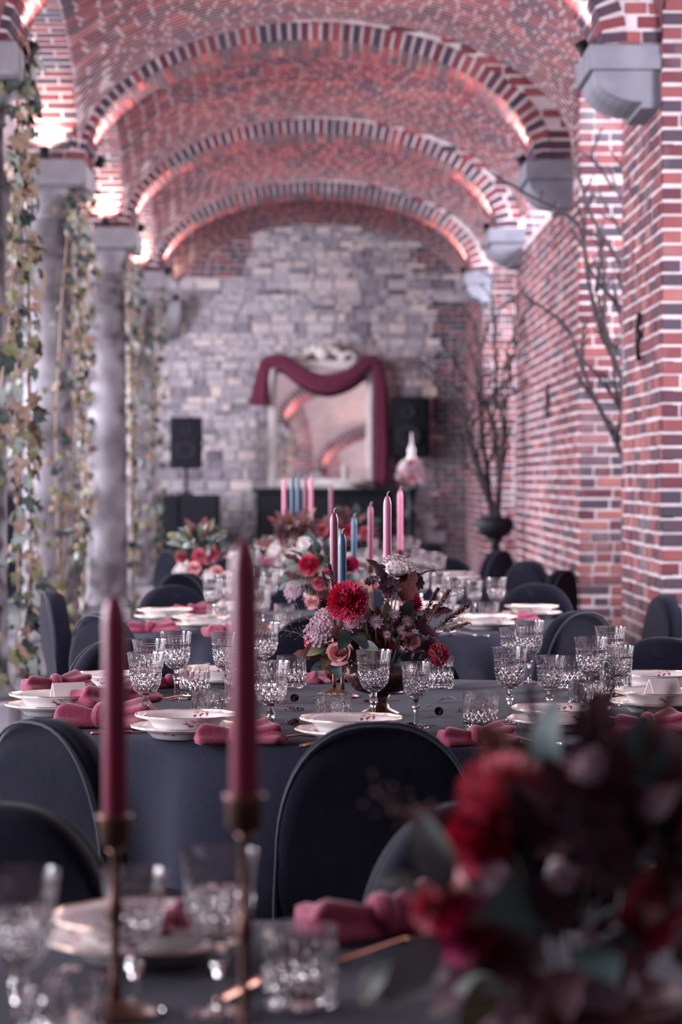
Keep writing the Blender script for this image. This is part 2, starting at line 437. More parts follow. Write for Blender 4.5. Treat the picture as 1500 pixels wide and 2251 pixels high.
# left aisle: outer wall with tall windows and plain ceiling
mb = MB(); yy = [-2.0]
for c in (3.1, 7.2, 11.6, 15.9, 20.2, 24.6): yy += [c - 1, c + 1]
yy.append(DE)
for i in range(0, len(yy), 2): mb.box((-4.8, (yy[i] + yy[i + 1]) / 2, 2.4), (.2, yy[i + 1] - yy[i], 4.8))
mb.box((-4.8, (DE - 2) / 2, .4), (.2, DE + 2, .8)); mb.box((-4.8, (DE - 2) / 2, 4.2), (.2, DE + 2, 1.3))
lw = mb.build('wall_left', M_PLASTER); struct(lw, 'outer wall of the side aisle behind the columns')
place_pieces(lw, wall_bricks((-4.7, DE, .8), -Y_, Z_, X_, 4, 3.0) if False else wall_bricks((-4.69, 8.6, .0), Y_, Z_, X_, 16, 4.6, keep=lambda c: not any(abs(c.y - w) < 1.05 and .8 < c.z < 3.55 for w in (3.1, 7.2, 11.6, 15.9, 20.2, 24.6))), 100, 'brick', V_BRICK, 'aisle_bricks', 6)
mb = MB(); mb.box((-3.4, (DE - 2) / 2, 4.85), (2.75, DE + 2, .12)); struct(mb.build('ceiling_aisle', M_PLASTER), 'plain plaster ceiling of the side aisle')

# transverse brick arches on corbels and columns
def ellipse_walk(a, b, step):
    N = 2000; pts = [(a * math.cos(PI * k / N), b * math.sin(PI * k / N)) for k in range(N + 1)]
    L = [0.0]
    for k in range(N): L.append(L[-1] + math.dist(pts[k], pts[k + 1]))
    n = max(4, round(L[-1] / step)); out = []; j = 0
    for i in range(n):
        s_ = (i + .5) * L[-1] / n
        while L[j + 1] < s_: j += 1
        tx, tz = pts[j + 1][0] - pts[j][0], pts[j + 1][1] - pts[j][1]; l = math.hypot(tx, tz)
        out.append((pts[j][0], pts[j][1], tx / l, tz / l))
    return out, L[-1] / n
RING = .125; RISE = .79
names = ['nearest brick arch, cut by the top of the hall view', 'large brick transverse arch over the second corbel', 'middle brick transverse arch over the third corbel', 'small far brick transverse arch before the end wall']
for i, d in enumerate(D):
    xr, xl = XR(d), XL(d); cx, a = (xr + xl) / 2, (xr - xl) / 2
    mb = MB()
    def prof(t, k):
        th = PI * t; e = (.008, RING - .02)[k]
        c, s_ = math.cos(th), math.sin(th); nx, nz = c / a, s_ / RISE; l = math.hypot(nx, nz)
        return (cx + a * c + nx / l * e, SPR + RISE * s_ + nz / l * e)
    n = 72; vs = []
    for k in range(n + 1):
        for (e, yy_) in ((0, d + .008), (0, d + AW - .008), (1, d + AW - .008), (1, d + .008)):
            p = prof(k / n, e); vs.append((p[0], yy_, p[1]))
    fs = [(4 * k + q, 4 * k + (q + 1) % 4, 4 * k + 4 + (q + 1) % 4, 4 * k + 4 + q) for k in range(n) for q in range(4)]
    mb.add(vs, fs); ar = mb.build('arch', M_MORTAR); struct(ar, names[i])
    walk, st = ellipse_walk(a + RING / 2, RISE + RING / 2, .069); it = []
    for (x, zz, tx, tz) in walk:
        u = Vector((tx, 0, tz)); r = Vector((tz, 0, -tx)) # outward radial
        r = -r if r.dot(Vector((x, 0, zz))) < 0 else r
        t = brick_tone() - .24
        for q in range(2):
            c = Vector((cx + x, d + AW * (q + .5) / 2, SPR + zz))
            it.append((c - Y_ * 0, (r, u if r.cross(u).dot(-Y_) > 0 else -u, -Y_), (RING + random.uniform(-.006, .004), st - .016, AW / 2 - .008 + random.uniform(0, .008)), max(0, t if q == 0 else brick_tone() - .1)))
    # brick spandrel between the ring and the vault, towards the right-hand wall
    vxl = XL(d) - .07; vcx, va_ = (vxl + XW) / 2, (XW - vxl) / 2
    inside = lambda c: ((c.x - cx) / (a + RING)) ** 2 + ((c.z - SPR) / (RISE + RING)) ** 2 > 1.0 and ((c.x - vcx) / va_) ** 2 + ((c.z - SPR) / (RISE + RING + .03)) ** 2 < 1.02
    it += wall_bricks((cx, d + .012, SPR), X_, Z_, -Y_, XW - cx, 1.0, keep=inside)
    vs = []
    for k in range(41):
        th = PI / 2 * k / 40
        vs += [(cx + (a + RING - .03) * math.cos(th), d + .012, SPR + (RISE + RING - .03) * math.sin(th)), (max(cx, vcx) + (XW + .02 - max(cx, vcx)) * math.cos(th), d + .012, SPR + (RISE + RING + .04) * math.sin(th))]
    MB().add(vs, [(2 * k, 2 * k + 1, 2 * k + 3, 2 * k + 2) for k in range(40)]).build('spandrel', M_MORTAR, ar)
    place_pieces(ar, it, 300, 'brick', V_VAULT, 'arch_bricks', 2)
# sail vaults between the arches
for i in range(-3, 4):
    y0 = (D[i] + AW) if i >= 0 else (8.0, 3.8, -2.0)[-1 - i]; y1 = D[i + 1] if -2 < i < 3 else DE if i == 3 else (8.0, 3.8)[-2 - i]  # the two bays nearest the camera are unseen, added to darken the front
    ym, ay = (y0 + y1) / 2, (y1 - y0) / 2
    xl, xr = XL(ym) - .07, XW; cx, a = (xl + xr) / 2, (xr - xl) / 2
    def P(x, y):
        f = (RISE + RING) * math.sqrt(max(0, 1 - ((x - cx) / a) ** 2)); g = .87 * math.sqrt(max(0, 1 - ((y - ym) / ay) ** 2))
        return Vector((x, y, SPR + math.sqrt(f * f + g * g)))
    mb = MB()
    mb.grid(lambda u, v: P(cx - a * math.cos(PI * u), ym - ay * math.cos(PI * v)) + Vector((0, 0, .0035)), 129, 109)
    va = mb.build('ceiling_vault', M_VMORTAR_TINT if i >= 0 else M_FARBRICK, smooth=True)
    struct(va, ['plain vault over the photographer', 'brick vault over the foreground table', 'brick sail vault over the dahlia table', 'brick vault in front of the large arch', 'brick vault behind the large arch', 'brick vault behind the middle arch', 'brick vault next to the end wall'][i + 3])
    if i < 0: continue
    it = []
    nr = int(4.9 / .058)
    ys = [ym - ay * (.55 * math.cos(PI * k / nr) + .45 * (1 - 2 * k / nr)) for k in range(nr + 1)]
    for k in range(nr):
        yc = (ys[k] + ys[k + 1]) / 2
        if yc < ym - .3: continue
        # walk across the vault
        th = .03 + (.02 if k % 2 else 0)
        while th < PI - .03:
            x = cx - a * math.cos(th)
            e = 1e-3
            p = P(x, yc); dx = (P(x + e, yc) - P(x - e, yc)) / (2 * e); dy = (P(x, yc + e) - P(x, yc - e)) / (2 * e)
            sp = dx.length * a * math.sin(th)                      # metres per radian
            st = random.choice((.115, .12, .19)) / max(sp, .4)
            x2 = cx - a * math.cos(min(th + st, PI - .01)); xm = (x + x2) / 2; pm = P(xm, yc); pe = P(x2, yc)
            dx = pe - p; L = dx.length
            dy = P(xm, ys[k + 1] - 1e-4) - P(xm, ys[k] + 1e-4); hgt = .05
            u = dx.normalized(); n = u.cross(dy).normalized(); n = -n if n.z > 0 else n
            v = n.cross(u); hgt = min(abs(dy.dot(v)), .16)
            nh = 2 if hgt > .09 else 1
            for q in range(nh):
                c = pm + v * ((q + .5) / nh - .5) * hgt
                if L < .03 or hgt / nh < .022: continue
                it.append((c + n * (.0020 - .025), (u, v, n), (L - .013, hgt / nh - .0135, .05), max(0, brick_tone() - .05)))
            th += st
    place_pieces(va, it, 300 if i == 0 else 0, 'brick', V_VAULT, 'vault_bricks', 3)
# arcade arches over the columns on the left: soffit seen from the nave
for i in range(-1, 3):
    y0, y1 = (D[i] + AW if i >= 0 else 7.96) - .06, D[i + 1] + .06
    ym, ay = (y0 + y1) / 2, (y1 - y0) / 2
    x1 = XL(ym) - .06; x0 = x1 - .42
    mb = MB(); n = 40; vs = []
    for k in range(n + 1):
        th = PI * k / n; yy_, zz = ym - ay * math.cos(th), SPR + .87 * math.sin(th)
        vs += [(x0, yy_, zz), (x1, yy_, zz), (x1, yy_, 5.2), (x0, yy_, 5.2)]
    fs = [(4 * k + q, 4 * k + (q + 1) % 4, 4 * k + 4 + (q + 1) % 4, 4 * k + 4 + q) for k in range(n) for q in range(4)]
    mb.add(vs, fs); ar = mb.build('arcade_wall', M_MORTAR)
    struct(ar, ['brick arcade arch over the foreground column', 'brick arcade arch landing on the thick ivy column', 'brick arcade arch landing on the second visible column', 'brick arcade arch landing on the far column'][i + 1])
    walk, st = ellipse_walk(ay, .87, .07); it = []
    for q, (x, zz, tx, tz) in enumerate(walk):
        v = Vector((0, -tx, tz)); c0 = Vector((0, ym - x, SPR + zz)); n = -Vector((0, c0.y - ym, (c0.z - SPR) * 2)).normalized()
        n = (n - v * n.dot(v)).normalized()
        u = v.cross(n)
        xs = [x0, x0 + .1, x0 + .31, x1] if q % 2 else [x0, x0 + .21, x1]
        for aa, bb in zip(xs[:-1], xs[1:]):
            it.append((c0 + Vector(((aa + bb) / 2, 0, 0)) + n * (.004 - .03), (u, v, n), (bb - aa - .014, st - .015, .06), brick_tone()))
    place_pieces(ar, it, 110, 'brick', V_BRICK, 'arcade_bricks', 3)

# corbels (right) and columns (left), each with a small uplight
def uplight(loc, power, ang, label, tgt=(0, 0, 1), size=.04):
    o = thing('uplight', label, 'lamp', loc, 0, 'uplights on the column heads and corbels')
    R = frame(tgt)
    mb = MB(); mb.lathe([(.03, 0), (.034, .012), (.03, .03), (.036, .075), (.03, .075), (.028, .06)], 16); h = mb.build('housing', M_DARK, o, True); h.rotation_euler = R.to_euler()
    mb = MB(); mb.lathe([(.028, .062), (.001, .066)], 16, caps=False); l = mb.build('lens', M_LAMP, o, True); l.rotation_euler = R.to_euler()
    L = bpy.data.lights.new('uplight_bulb', 'SPOT'); L.energy = power; L.color = (1, .68, .55); L.spot_size = ang; L.spot_blend = .7; L.shadow_soft_size = size
    lo = bpy.data.objects.new('uplight_bulb', L); COL.objects.link(lo); lo.parent = o; lo.location = R @ Vector((0, 0, .085))
    lo.rotation_euler = Vector(tgt).to_track_quat('-Z', 'Y').to_euler()
    return o
cl = ['first', 'second', 'third', 'fourth']
for i, d in enumerate(D):
    xr = XR(d) - .065
    co = thing('corbel', 'carved bluestone corbel under the %s brick arch, lamp on its corner' % ['nearest', 'large', 'middle', 'small far'][i], 'corbel', (0, 0, 0))
    co['kind'] = 'structure'; del co['category']
    mb = MB(); mb.box(((xr + XW + .02) / 2, d + AW / 2, SPR - .062), (XW + .02 - xr, AW + .04, .12), None, .006); mb.build('block', M_BLUESTONE, co)
    mb = MB(); pr = []
    for k in range(9):
        t = k / 8; pr.append((xr + .03 + (XW - xr - .12) * (1 - math.cos(t * PI / 2)), SPR - .125 - .15 * math.sin(t * PI / 2)))
    pr = [(XW + .02, SPR - .125)] + pr + [(XW - .1, SPR - .305), (XW + .02, SPR - .305)]
    n = len(pr); vs = [(x, d + .02, z) for x, z in pr] + [(x, d + AW - .02, z) for x, z in pr]
    mb.add(vs, [tuple(range(n)), tuple(range(2 * n - 1, n - 1, -1))] + [(k, k + n, (k + 1) % n + n, (k + 1) % n) for k in range(n)])
    mb.build('scroll', M_BLUESTONE, co)
    uplight((xr + .025, d + AW / 2, SPR), 62, 2.3, 'small black spotlight on the %s corbel of the brick wall' % cl[i], (-.5, 0, 1))
def column(d, label, lamp):
    xc = XL(d) - .22 - (.06 if 15 < d < 17 else 0); yc = d + AW / 2
    o = thing('column', label, 'column', (xc, yc, 0)); o['kind'] = 'structure'; del o['category']
    mb = MB(); mb.box((0, 0, .11), (.44, .44, .22), None, .012); mb.build('plinth', M_COLUMN, o)
    mb = MB(); mb.lathe([(.2, .22), (.215, .25), (.2, .28), (.185, .3), (.175, .34), (.168, 1.6), (.155, SPR - .36)], 40); mb.build('shaft', M_COLUMN, o, True)
    mb = MB(); mb.lathe([(.155, SPR - .36), (.175, SPR - .345), (.165, SPR - .33), (.17, SPR - .28), (.2, SPR - .2), (.215, SPR - .16)], 40); mb.build('capital', M_COLUMN, o, True)
    mb = MB(); mb.box((.045, 0, SPR - .08), (.46, .84, .16), None, .012); mb.build('abacus', M_COLUMN, o)
    if lamp:
        uplight((xc + .02, d + AW / 2 - .38, SPR), lamp, 2.4, 'small spotlight on the head of the %s' % label.replace('stone column', 'column'), (0, .3, 1))
        uplight((XL(d) + .05, d + AW / 2 + .05, SPR), lamp * 3.0, 2.3, 'small spotlight at the arch foot on the %s' % label.replace('stone column', 'column'), (.5, 0, 1))
    return o
column(D[0], 'stone column at the hall edge with dense ivy', 20)
column(D[1], 'thick pale stone column wound with ivy', 22)
column(D[2], 'slimmer-looking stone column behind the thick pale one', 24)
column(D[3], 'far stone column next to the black cabinets', 26)
rs = thing('respond', 'stone corbel where the arcade meets the rubble end wall', 'corbel', (XL(DE) - .17, DE - .15, 0)); rs['kind'] = 'structure'; del rs['category']
mb = MB(); mb.box((0, 0, SPR - .1), (.42, .34, .2), None, .01); mb.build('block', M_COLUMN, rs)
mb = MB(); mb.add([(-.2, -.16, SPR - .2), (.2, -.16, SPR - .2), (.2, .16, SPR - .2), (-.2, .16, SPR - .2), (-.15, .02, SPR - .45), (.12, .02, SPR - .45), (.12, .16, SPR - .45), (-.15, .16, SPR - .45)], [(3, 2, 1, 0), (4, 5, 6, 7), (0, 1, 5, 4), (1, 2, 6, 5), (2, 3, 7, 6), (3, 0, 4, 7)]); mb.build('bracket', M_COLUMN, rs)
uplight((XL(DE) - .02, DE - .28, SPR), 10, 1.8, 'small spotlight on the stone corbel of the end wall', (0, 0, 1))
# iron wall anchors
for (px, py, lab) in ((1415, 740, 'rusty iron wall anchor in the nearest brick pier'), (1212, 880, 'dark iron wall anchor in the long brick panel')):
    d = XW * F / (px - VX); z = EYE + (HY - py) / F * d
    o = thing('wall_anchor', lab, 'wall anchor', (XW - .012, d, z))
    mb = MB(); mb.tube([(-.01, .02, -.12), (-.02, .0, -.05), (-.02, 0, .05), (-.01, -.02, .12)], .013, 8); mb.build('bar', M_IRON, o, True)
    mb = MB(); mb.lathe([(.028, 0), (.028, .02), (.012, .03)], 12); p = mb.build('plate', M_IRON, o); p.rotation_euler = (0, -PI / 2, 0)

# ------------------------------------------------------------------ ivy on the columns
def ivy_mesh(m):
    pts = [(0, 0), (.22, -.12), (.5, .08), (.33, .32), (.42, .62), (.16, .62), (0, 1.0), (-.16, .62), (-.42, .62), (-.33, .32), (-.5, .08), (-.22, -.12)]
    mb = MB(); vs = [(x, y, -.12 * abs(x) * 2) for x, y in pts] + [(0, .35, .06)]
    mb.add(vs, [(k, (k + 1) % 12, 12) for k in range(12)]); return mb.mesh('ivy_leaf', m)
IVY = [ivy_mesh(M_LEAF[k]) for k in ('dark', 'dark', 'sage', 'olive', 'brown', 'brown', 'olive')]
def ivy(cx, cy, r, z0, z1, n, label, strands, lean=0.0, sz=(.055, .095)):
    o = thing('ivy', label, 'ivy', (cx, cy, 0))
    paths = []
    for (a0, a1, amp) in strands:
        ph = random.uniform(0, 6); pts = []
        for k in range(24):
            t = k / 23; a = a0 + (a1 - a0) * t + amp * math.sin(5 * t + ph); rr = r + .015 + .02 * random.random()
            pts.append(Vector((rr * math.cos(a), rr * math.sin(a), z0 + (z1 - z0) * t)))
        paths.append(pts)
        mb = MB(); mb.tube(pts, .006, 5); mb.build('vine', M_LEAF['brown'], o)
    for k in range(n):
        p = random.choice(paths); t = random.random(); t = t if random.random() < .8 else min(1, t ** .5); i = min(22, int(t * 23))
        q = p[i].lerp(p[i + 1], random.random()); out = Vector((q.x, q.y, 0)).normalized()
        side = Vector((-out.y, out.x, 0)) * random.gauss(0, .06)
        l = link('leaf', random.choice(IVY), o); s_ = random.uniform(*sz)
        l.location = q + side + out * random.uniform(.0, .05) + Vector((0, 0, random.gauss(0, .03)))
        n_ = (out + Vector((random.gauss(0, .5), random.gauss(0, .5), random.gauss(.2, .4)))).normalized()
        l.rotation_euler = (frame(n_) @ Matrix.Rotation(PI + random.gauss(0, .7), 3, 'Z')).to_euler(); l.scale = (s_,) * 3
xc = lambda d: XL(d) - .22 - (.06 if 15 < d < 17 else 0)
ivy(xc(D[0]) + .06, D[0] + .31, .2, .3, 3.5, 300, 'dense mixed ivy curtain at the hall edge, nearest the tables', [(-.9, -.4, .2), (-.3, .3, .3), (-1.3, -.6, .3), (0, -.6, .3)], sz=(.06, .10))
ivy(xc(D[1]), D[1] + .31, .19, .2, 3.5, 300, 'green and brown ivy winding up the thick pale column', [(-1.2, -.8, .2), (-.7, -.3, .3), (-1.0, -.6, .25), (-2.9, -2.6, .2), (-.2, .1, .3)], sz=(.045, .085))
ivy(xc(D[2]), D[2] + .31, .2, .2, 3.3, 230, 'ivy growing on both edges of the second column', [(-2.7, -2.5, .2), (-2.9, -2.2, .2), (-.4, -.2, .3), (-.1, .1, .2)])
ivy(xc(D[3]), D[3] + .31, .2, .3, 3.4, 230, 'brown dry ivy around the far column', [(-2.5, -2.2, .3), (-1.8, -1.3, .3), (-.5, -.1, .3), (-.9, -.6, .2)])

ivy(-1.93, 18.4, .05, .9, 4.28, 130, 'hanging ivy strand between the thick column and the second column', [(-2, -1, 1.5), (1, 2, 1.5), (-1, 0, 1)])
ivy(-1.96, 22.7, .05, .6, 4.28, 120, 'hanging ivy strand between the second column and the far column', [(-2, -1, 1.5), (1, 2, 1.5), (-1, 0, 1)])
# ------------------------------------------------------------------ end of the hall: mirror, drape, speakers, cabinets
mir = thing('wall_mirror', 'large cream framed mirror leaning on the rubble wall, reflecting brick vaults', 'mirror', (at(707, 1074, DE - .28).x, DE - .32, 1.21))
mir.rotation_euler = (-math.radians(4.7), 0, math.radians(-3.4))
w, h, t = 1.27, 1.52, .11
mb = MB(); mb.box((0, 0, h / 2), (w - 2 * t + .02, .02, h - 2 * t + .02)); mb.build('mirror_glass', M_MIRROR, mir)
for sx in (-1, 1):
    mb = MB(); mb.box((sx * (w - t) / 2, 0, h / 2), (t, .07, h), None, .018); mb.box((sx * (w - t) / 2, -.035, h / 2), (t * .45, .03, h - .04), None, .01); mb.build('frame_side', M_CREAM, mir)
for z in (t / 2, h - t / 2):
    mb = MB(); mb.box((0, 0, z), (w - 2 * t, .07, t), None, .018); mb.box((0, -.035, z), (w - 2 * t, .03, t * .45), None, .01); mb.build('frame_rail', M_CREAM, mir)
cr = thing('cresting', None, None); cr.parent = mir; cr.location = (0, -.01, h)
mb = MB()
for k in range(9):
    a = PI * k / 8; mb.ball((.24 * math.cos(a), 0, .02 + .13 * math.sin(a)), .045 + .015 * math.sin(a), 8, 6, (1, .7, 1))
mb.ball((0, -.03, .09), .085, 12, 8, (1, .6, 1))
for sx in (-1, 1):
    mb.tube([(sx * .2, -.02, .03), (sx * .32, -.03, .1), (sx * .4, -.02, .05), (sx * .36, -.03, 0)], [.035, .03, .025, .02], 8)
COL.objects.unlink(cr); bpy.data.objects.remove(cr)
c_ = mb.build('cresting', M_CREAM, mir, True); c_.location = (0, -.01, h - .01)
dr = thing('velvet_drape', 'burgundy velvet swag hung over the top corners of the mirror', 'drape', (0, 0, 0))
dd = DE - .42
def swag_pts(l): return [at(px, py, dd) for px, py in l]
def cloth_tube(pts, rad, pleats=7, amp=.18, flat=.55):
    mb = MB(); n = 28; P_ = []
    for k in range(n):
        s_ = k / (n - 1) * (len(pts) - 1); i = min(len(pts) - 2, int(s_)); f = s_ - i
        p0, p1, p2, p3 = pts[max(i - 1, 0)], pts[i], pts[i + 1], pts[min(i + 2, len(pts) - 1)]
        P_.append(.5 * (2 * p1 + (p2 - p0) * f + (2 * p0 - 5 * p1 + 4 * p2 - p3) * f * f + (3 * p1 - p0 - 3 * p2 + p3) * f ** 3))
    seg = 28
    vs = []; fs = []
    for k, p in enumerate(P_):
        tg = (P_[min(k + 1, n - 1)] - P_[max(k - 1, 0)]).normalized(); b = Y_.copy(); nn = tg.cross(b).normalized()
        s_ = k / (n - 1) * (len(rad) - 1); i = min(len(rad) - 2, int(s_)); r = rad[i] + (rad[i + 1] - rad[i]) * (s_ - i)
        for q in range(seg):
            a = 2 * PI * q / seg; rr = r * (1 + amp * math.sin(pleats * a + k * .12))
            vs.append(p + nn * rr * math.cos(a) + b * rr * flat * math.sin(a))
    for k in range(n - 1):
        for q in range(seg): fs.append((k * seg + q, k * seg + (q + 1) % seg, (k + 1) * seg + (q + 1) % seg, (k + 1) * seg + q))
    fs += [tuple(range(seg - 1, -1, -1)), tuple((n - 1) * seg + q for q in range(seg))]
    return mb.add(vs, fs)
cloth_tube(swag_pts([(578, 800), (620, 795), (665, 828), (715, 845), (765, 832), (805, 800), (832, 792)]), [.06, .08, .09, .1, .09, .08, .05]).build('swag', M_VELVET, dr, True)
cloth_tube(swag_pts([(585, 796), (577, 830), (573, 860), (572, 892)]), [.06, .07, .09, .12], 6).build('tail', M_VELVET, dr, True)
cloth_tube(swag_pts([(826, 792), (836, 850), (838, 930), (840, 1000), (840, 1066)]), [.05, .07, .08, .09, .09], 6).build('tail', M_VELVET, dr, True)
# black sideboard under the mirror
sb = thing('sideboard', 'black sideboard standing under the draped mirror', 'sideboard', (at(715, 1074, DE - .4).x, DE - .42, 0))
mb = MB(); mb.box((0, 0, 1.185), (1.7, .55, .05), None, .008); mb.build('top', M_DARK, sb)
mb = MB(); mb.box((0, .02, .62), (1.6, .48, 1.08), None, .008); mb.build('body', M_DARK, sb)
for k in range(3):
    mb = MB(); mb.box(((k - 1) * .52, -.225, .62), (.5, .02, 1.0), None, .006); dd_ = mb.build('door', M_DARK, sb)
    mb = MB(); mb.ball(((k - 1) * .52 + .2, -.245, .65), .014); mb.build('knob', M_BRASS, dd_)
tr = thing('ornate_tray', 'cream raised tray with small ornaments in front of the mirror glass', 'tray', (at(757, 1062, DE - .6).x, DE - .55, 1.21)); tr.scale = (1, .42, 1)
mb = MB(); mb.lathe([(.2, 0), (.22, .01), (.12, .02), (.1, .05), (.3, .06), (.31, .1), (.29, .1), (.28, .07), (.01, .065)], 28); mb.build('dish', M_CREAM, tr, True)
for k, (x, hh) in enumerate(((-.22, .16), (-.1, .1), (.02, .13), (.13, .09), (.22, .2))):
    mb = MB(); mb.lathe([(.03, .07), (.035, .09), (.012, .1 + hh * .3), (.03, .1 + hh * .6), (.008, .1 + hh)], 12); mb.build('ornament', M_CREAM, tr, True)
def speaker(loc, w, h, dpt, rz, label, curved=False):
    o = thing('loudspeaker', label, 'loudspeaker', loc, rz)
    mb = MB(); mb.box((0, 0, h / 2), (w, dpt, h), None, .02); mb.build('cabinet', M_DARK, o)
    mb = MB()
    mb.grid(lambda u, v: (w * .94 * (u - .5), -dpt / 2 - .003 - (.05 * (1 - (2 * u - 1) ** 2) if curved else .012 * min(1, 8 * u, 8 * (1 - u))), h * .03 + v * h * .94), 17, 3); g = mb.build('grille', M_GRILLE, o, True)
    for (z, r) in ((h * .35, w * .34), (h * .76, w * .2)):
        mb = MB(); mb.lathe([(r, 0), (r, .006), (r * .9, .008), (r * .3, -.004)], 24, caps=False); c = mb.build('cone', M_DARK, o, True); c.rotation_euler = (PI / 2, 0, 0); c.location = (0, -dpt / 2 - (.055 if curved else .016), z)
    return o
p = at(410, 1030, 27.7); speaker((p.x, 27.7, p.z), .365, .585, .3, .05, 'flat black loudspeaker on a pole above the black cabinets')
pl = thing('speaker_pole', 'thin black pole between loudspeaker and black cabinet', 'stand', (p.x, 27.7, 1.14))
mb = MB(); mb.tube([(0, 0, 0), (0, 0, p.z - 1.14)], .018, 10); mb.build('tube', M_DARK, pl, True)
mb = MB(); mb.lathe([(.07, 0), (.07, .012), (.025, .02), (.025, .05)], 16); mb.build('flange', M_DARK, pl, True)
for (px, w_, lab) in ((368, .3, 'narrow black cabinet close to the ivy columns'), (441, .43, 'wide black cabinet carrying the loudspeaker pole'), (18, .75, 'broad black cabinet in the side aisle behind the ivy')):
    o = thing('cabinet', lab, 'cabinet', (at(px, 1055, 27.7).x, 27.72, 0))
    mb = MB(); mb.box((0, 0, .57), (w_, .5, 1.14), None, .012); mb.build('body', M_DARK, o)
    mb = MB(); mb.box((0, -.256, .6), (w_ - .05, .012, 1.0), None, .004); mb.build('grille', M_GRILLE, o)
    for sx in (-1, 1):
        mb = MB(); mb.box((sx * w_ * .35, -.262, 1.08), (.03, .01, .03), None, .003); mb.build('corner_plate', M_DARK, o)
p = at(903, 1005, DE - .3); speaker((p.x, DE - .26, p.z), .435, .70, .34, -.12, 'curved-front black loudspeaker mounted on the wall to one side of the mirror', True)
o = tag(MB().box((p.x, DE - .03, p.z + .35), (.12, .12, .2), None, .01).build('wall_bracket', M_DARK), 'small black bracket behind the curved loudspeaker', 'bracket')

# ------------------------------------------------------------------ bare branches in pedestal vases
def branches(loc, top, label, seedv, lean, nst=8, r0=.022):
    rnd = random.Random(seedv)
    o = thing('branch_vase', label, 'vase', loc)
    mb = MB(); mb.lathe([(.16, 0), (.16, .02), (.05, .04), (.035, .1), (.035, .78), (.06, .82)], 20); mb.build('pedestal', M_DARK, o, True)
    mb = MB(); mb.lathe([(.06, .82), (.13, .87), (.16, .95), (.13, 1.0), (.11, 1.0), (.12, .95), (.05, .86)], 20); mb.build('bowl', M_DARK, o, True)
    def grow(p, dr_, L, r, lev, mb):
        pts = [p]; n = 6
        for k in range(n):
            dr_ = (dr_ + Vector((rnd.gauss(0, .10), rnd.gauss(0, .08), rnd.gauss(.03, .1)))).normalized(); p = p + dr_ * (L / n); pts.append(p)
            if lev < 3 and k > 0 and rnd.random() < (.9 if lev < 2 else .5):
                grow(p, (dr_ + Vector((rnd.gauss(0, .7), rnd.gauss(0, .4), rnd.uniform(-.2, .5)))).normalized(), L * rnd.uniform(.16, .32), r * .65, lev + 1, mb)
        mb.tube(pts, [r * (1 - .75 * k / n) for k in range(n + 1)], 5)
    for k in range(nst):
        mb = MB(); grow(Vector((rnd.uniform(-.03, .03), rnd.uniform(-.03, .03), .9)), Vector((lean + rnd.gauss(0, .09), rnd.gauss(0, .07), 1)).normalized(), (top - .9) * rnd.uniform(.6, 1.1), r0, 0, mb)
        mb.build('branch', M_BRANCH, o)
branches((1.36, 20.1, 0), 2.6, 'bare dark branches in a pedestal vase by the long brick panel', 5, -.06)
branches((1.90, 14.4, 0), 2.9, 'bare dark branches reaching out of the brick recess', 11, -.03, 9, .026)

# ------------------------------------------------------------------ tables and cloths
TB = [(-.05, 2.22), (.16, 6.0), (.06, 9.65), (.04, 13.2), (.03, 16.8)]
TD = ['the table with tall burgundy candles', 'the dahlia bowl table', 'the table behind the dahlia bowl', 'the table with blue candles', 'the table closest to the mirror']
for k, (tx, ty) in enumerate(TB):
    t = thing('round_table', 'round banquet table under the dark cloth, being ' + TD[k], 'table', (tx, ty, 0))
    mb = MB(); mb.lathe([(.86, .70), (.88, .71), (.88, .73), (.87, .735)], 48); mb.build('tabletop', M_DARK, t)
    for q in range(4):
        a = PI / 4 + q * PI / 2; mb = MB(); mb.tube([(.45 * math.cos(a), .45 * math.sin(a), .70), (.6 * math.cos(a), .6 * math.sin(a), 0)], .02, 8); mb.build('leg', M_DARK, t)
    ph = random.uniform(0, 6)
    def cloth(u, v, ph=ph):
        a = 2 * PI * u
        if v < .3: r = .885 * (v / .3); return (r * math.cos(a), r * math.sin(a), TZ)
        if v < .36:
            q = (v - .3) / .06 * PI / 2; return ((.885 + .015 * math.sin(q)) * math.cos(a), (.885 + .015 * math.sin(q)) * math.sin(a), TZ - .015 * (1 - math.cos(q)))
        s_ = (v - .36) / .64
        fold = (math.sin(11 * a + ph) + .6 * math.sin(7 * a + 2 * ph) + .7 * math.sin(19 * a + ph)) * .5; fold = math.copysign(abs(fold) ** .7, fold)
        sh = abs(math.sin(2 * a + ph)) ** 6       # gathered corner
        r = .90 + s_ ** .45 * (.05 + .06 * fold) + .05 * sh * s_ * (1 - s_)
        return (r * math.cos(a), r * math.sin(a), TZ - .015 - s_ * (.715 - .03 * fold * s_))
    mb = MB(); mb.grid(cloth, 220, 40, True); c = mb.build('tablecloth', M_CLOTH, None, True); c.location = (tx, ty, 0)
    tag(c, 'dark navy tablecloth draped to the floor over ' + TD[k], 'tablecloth', 'navy tablecloths')

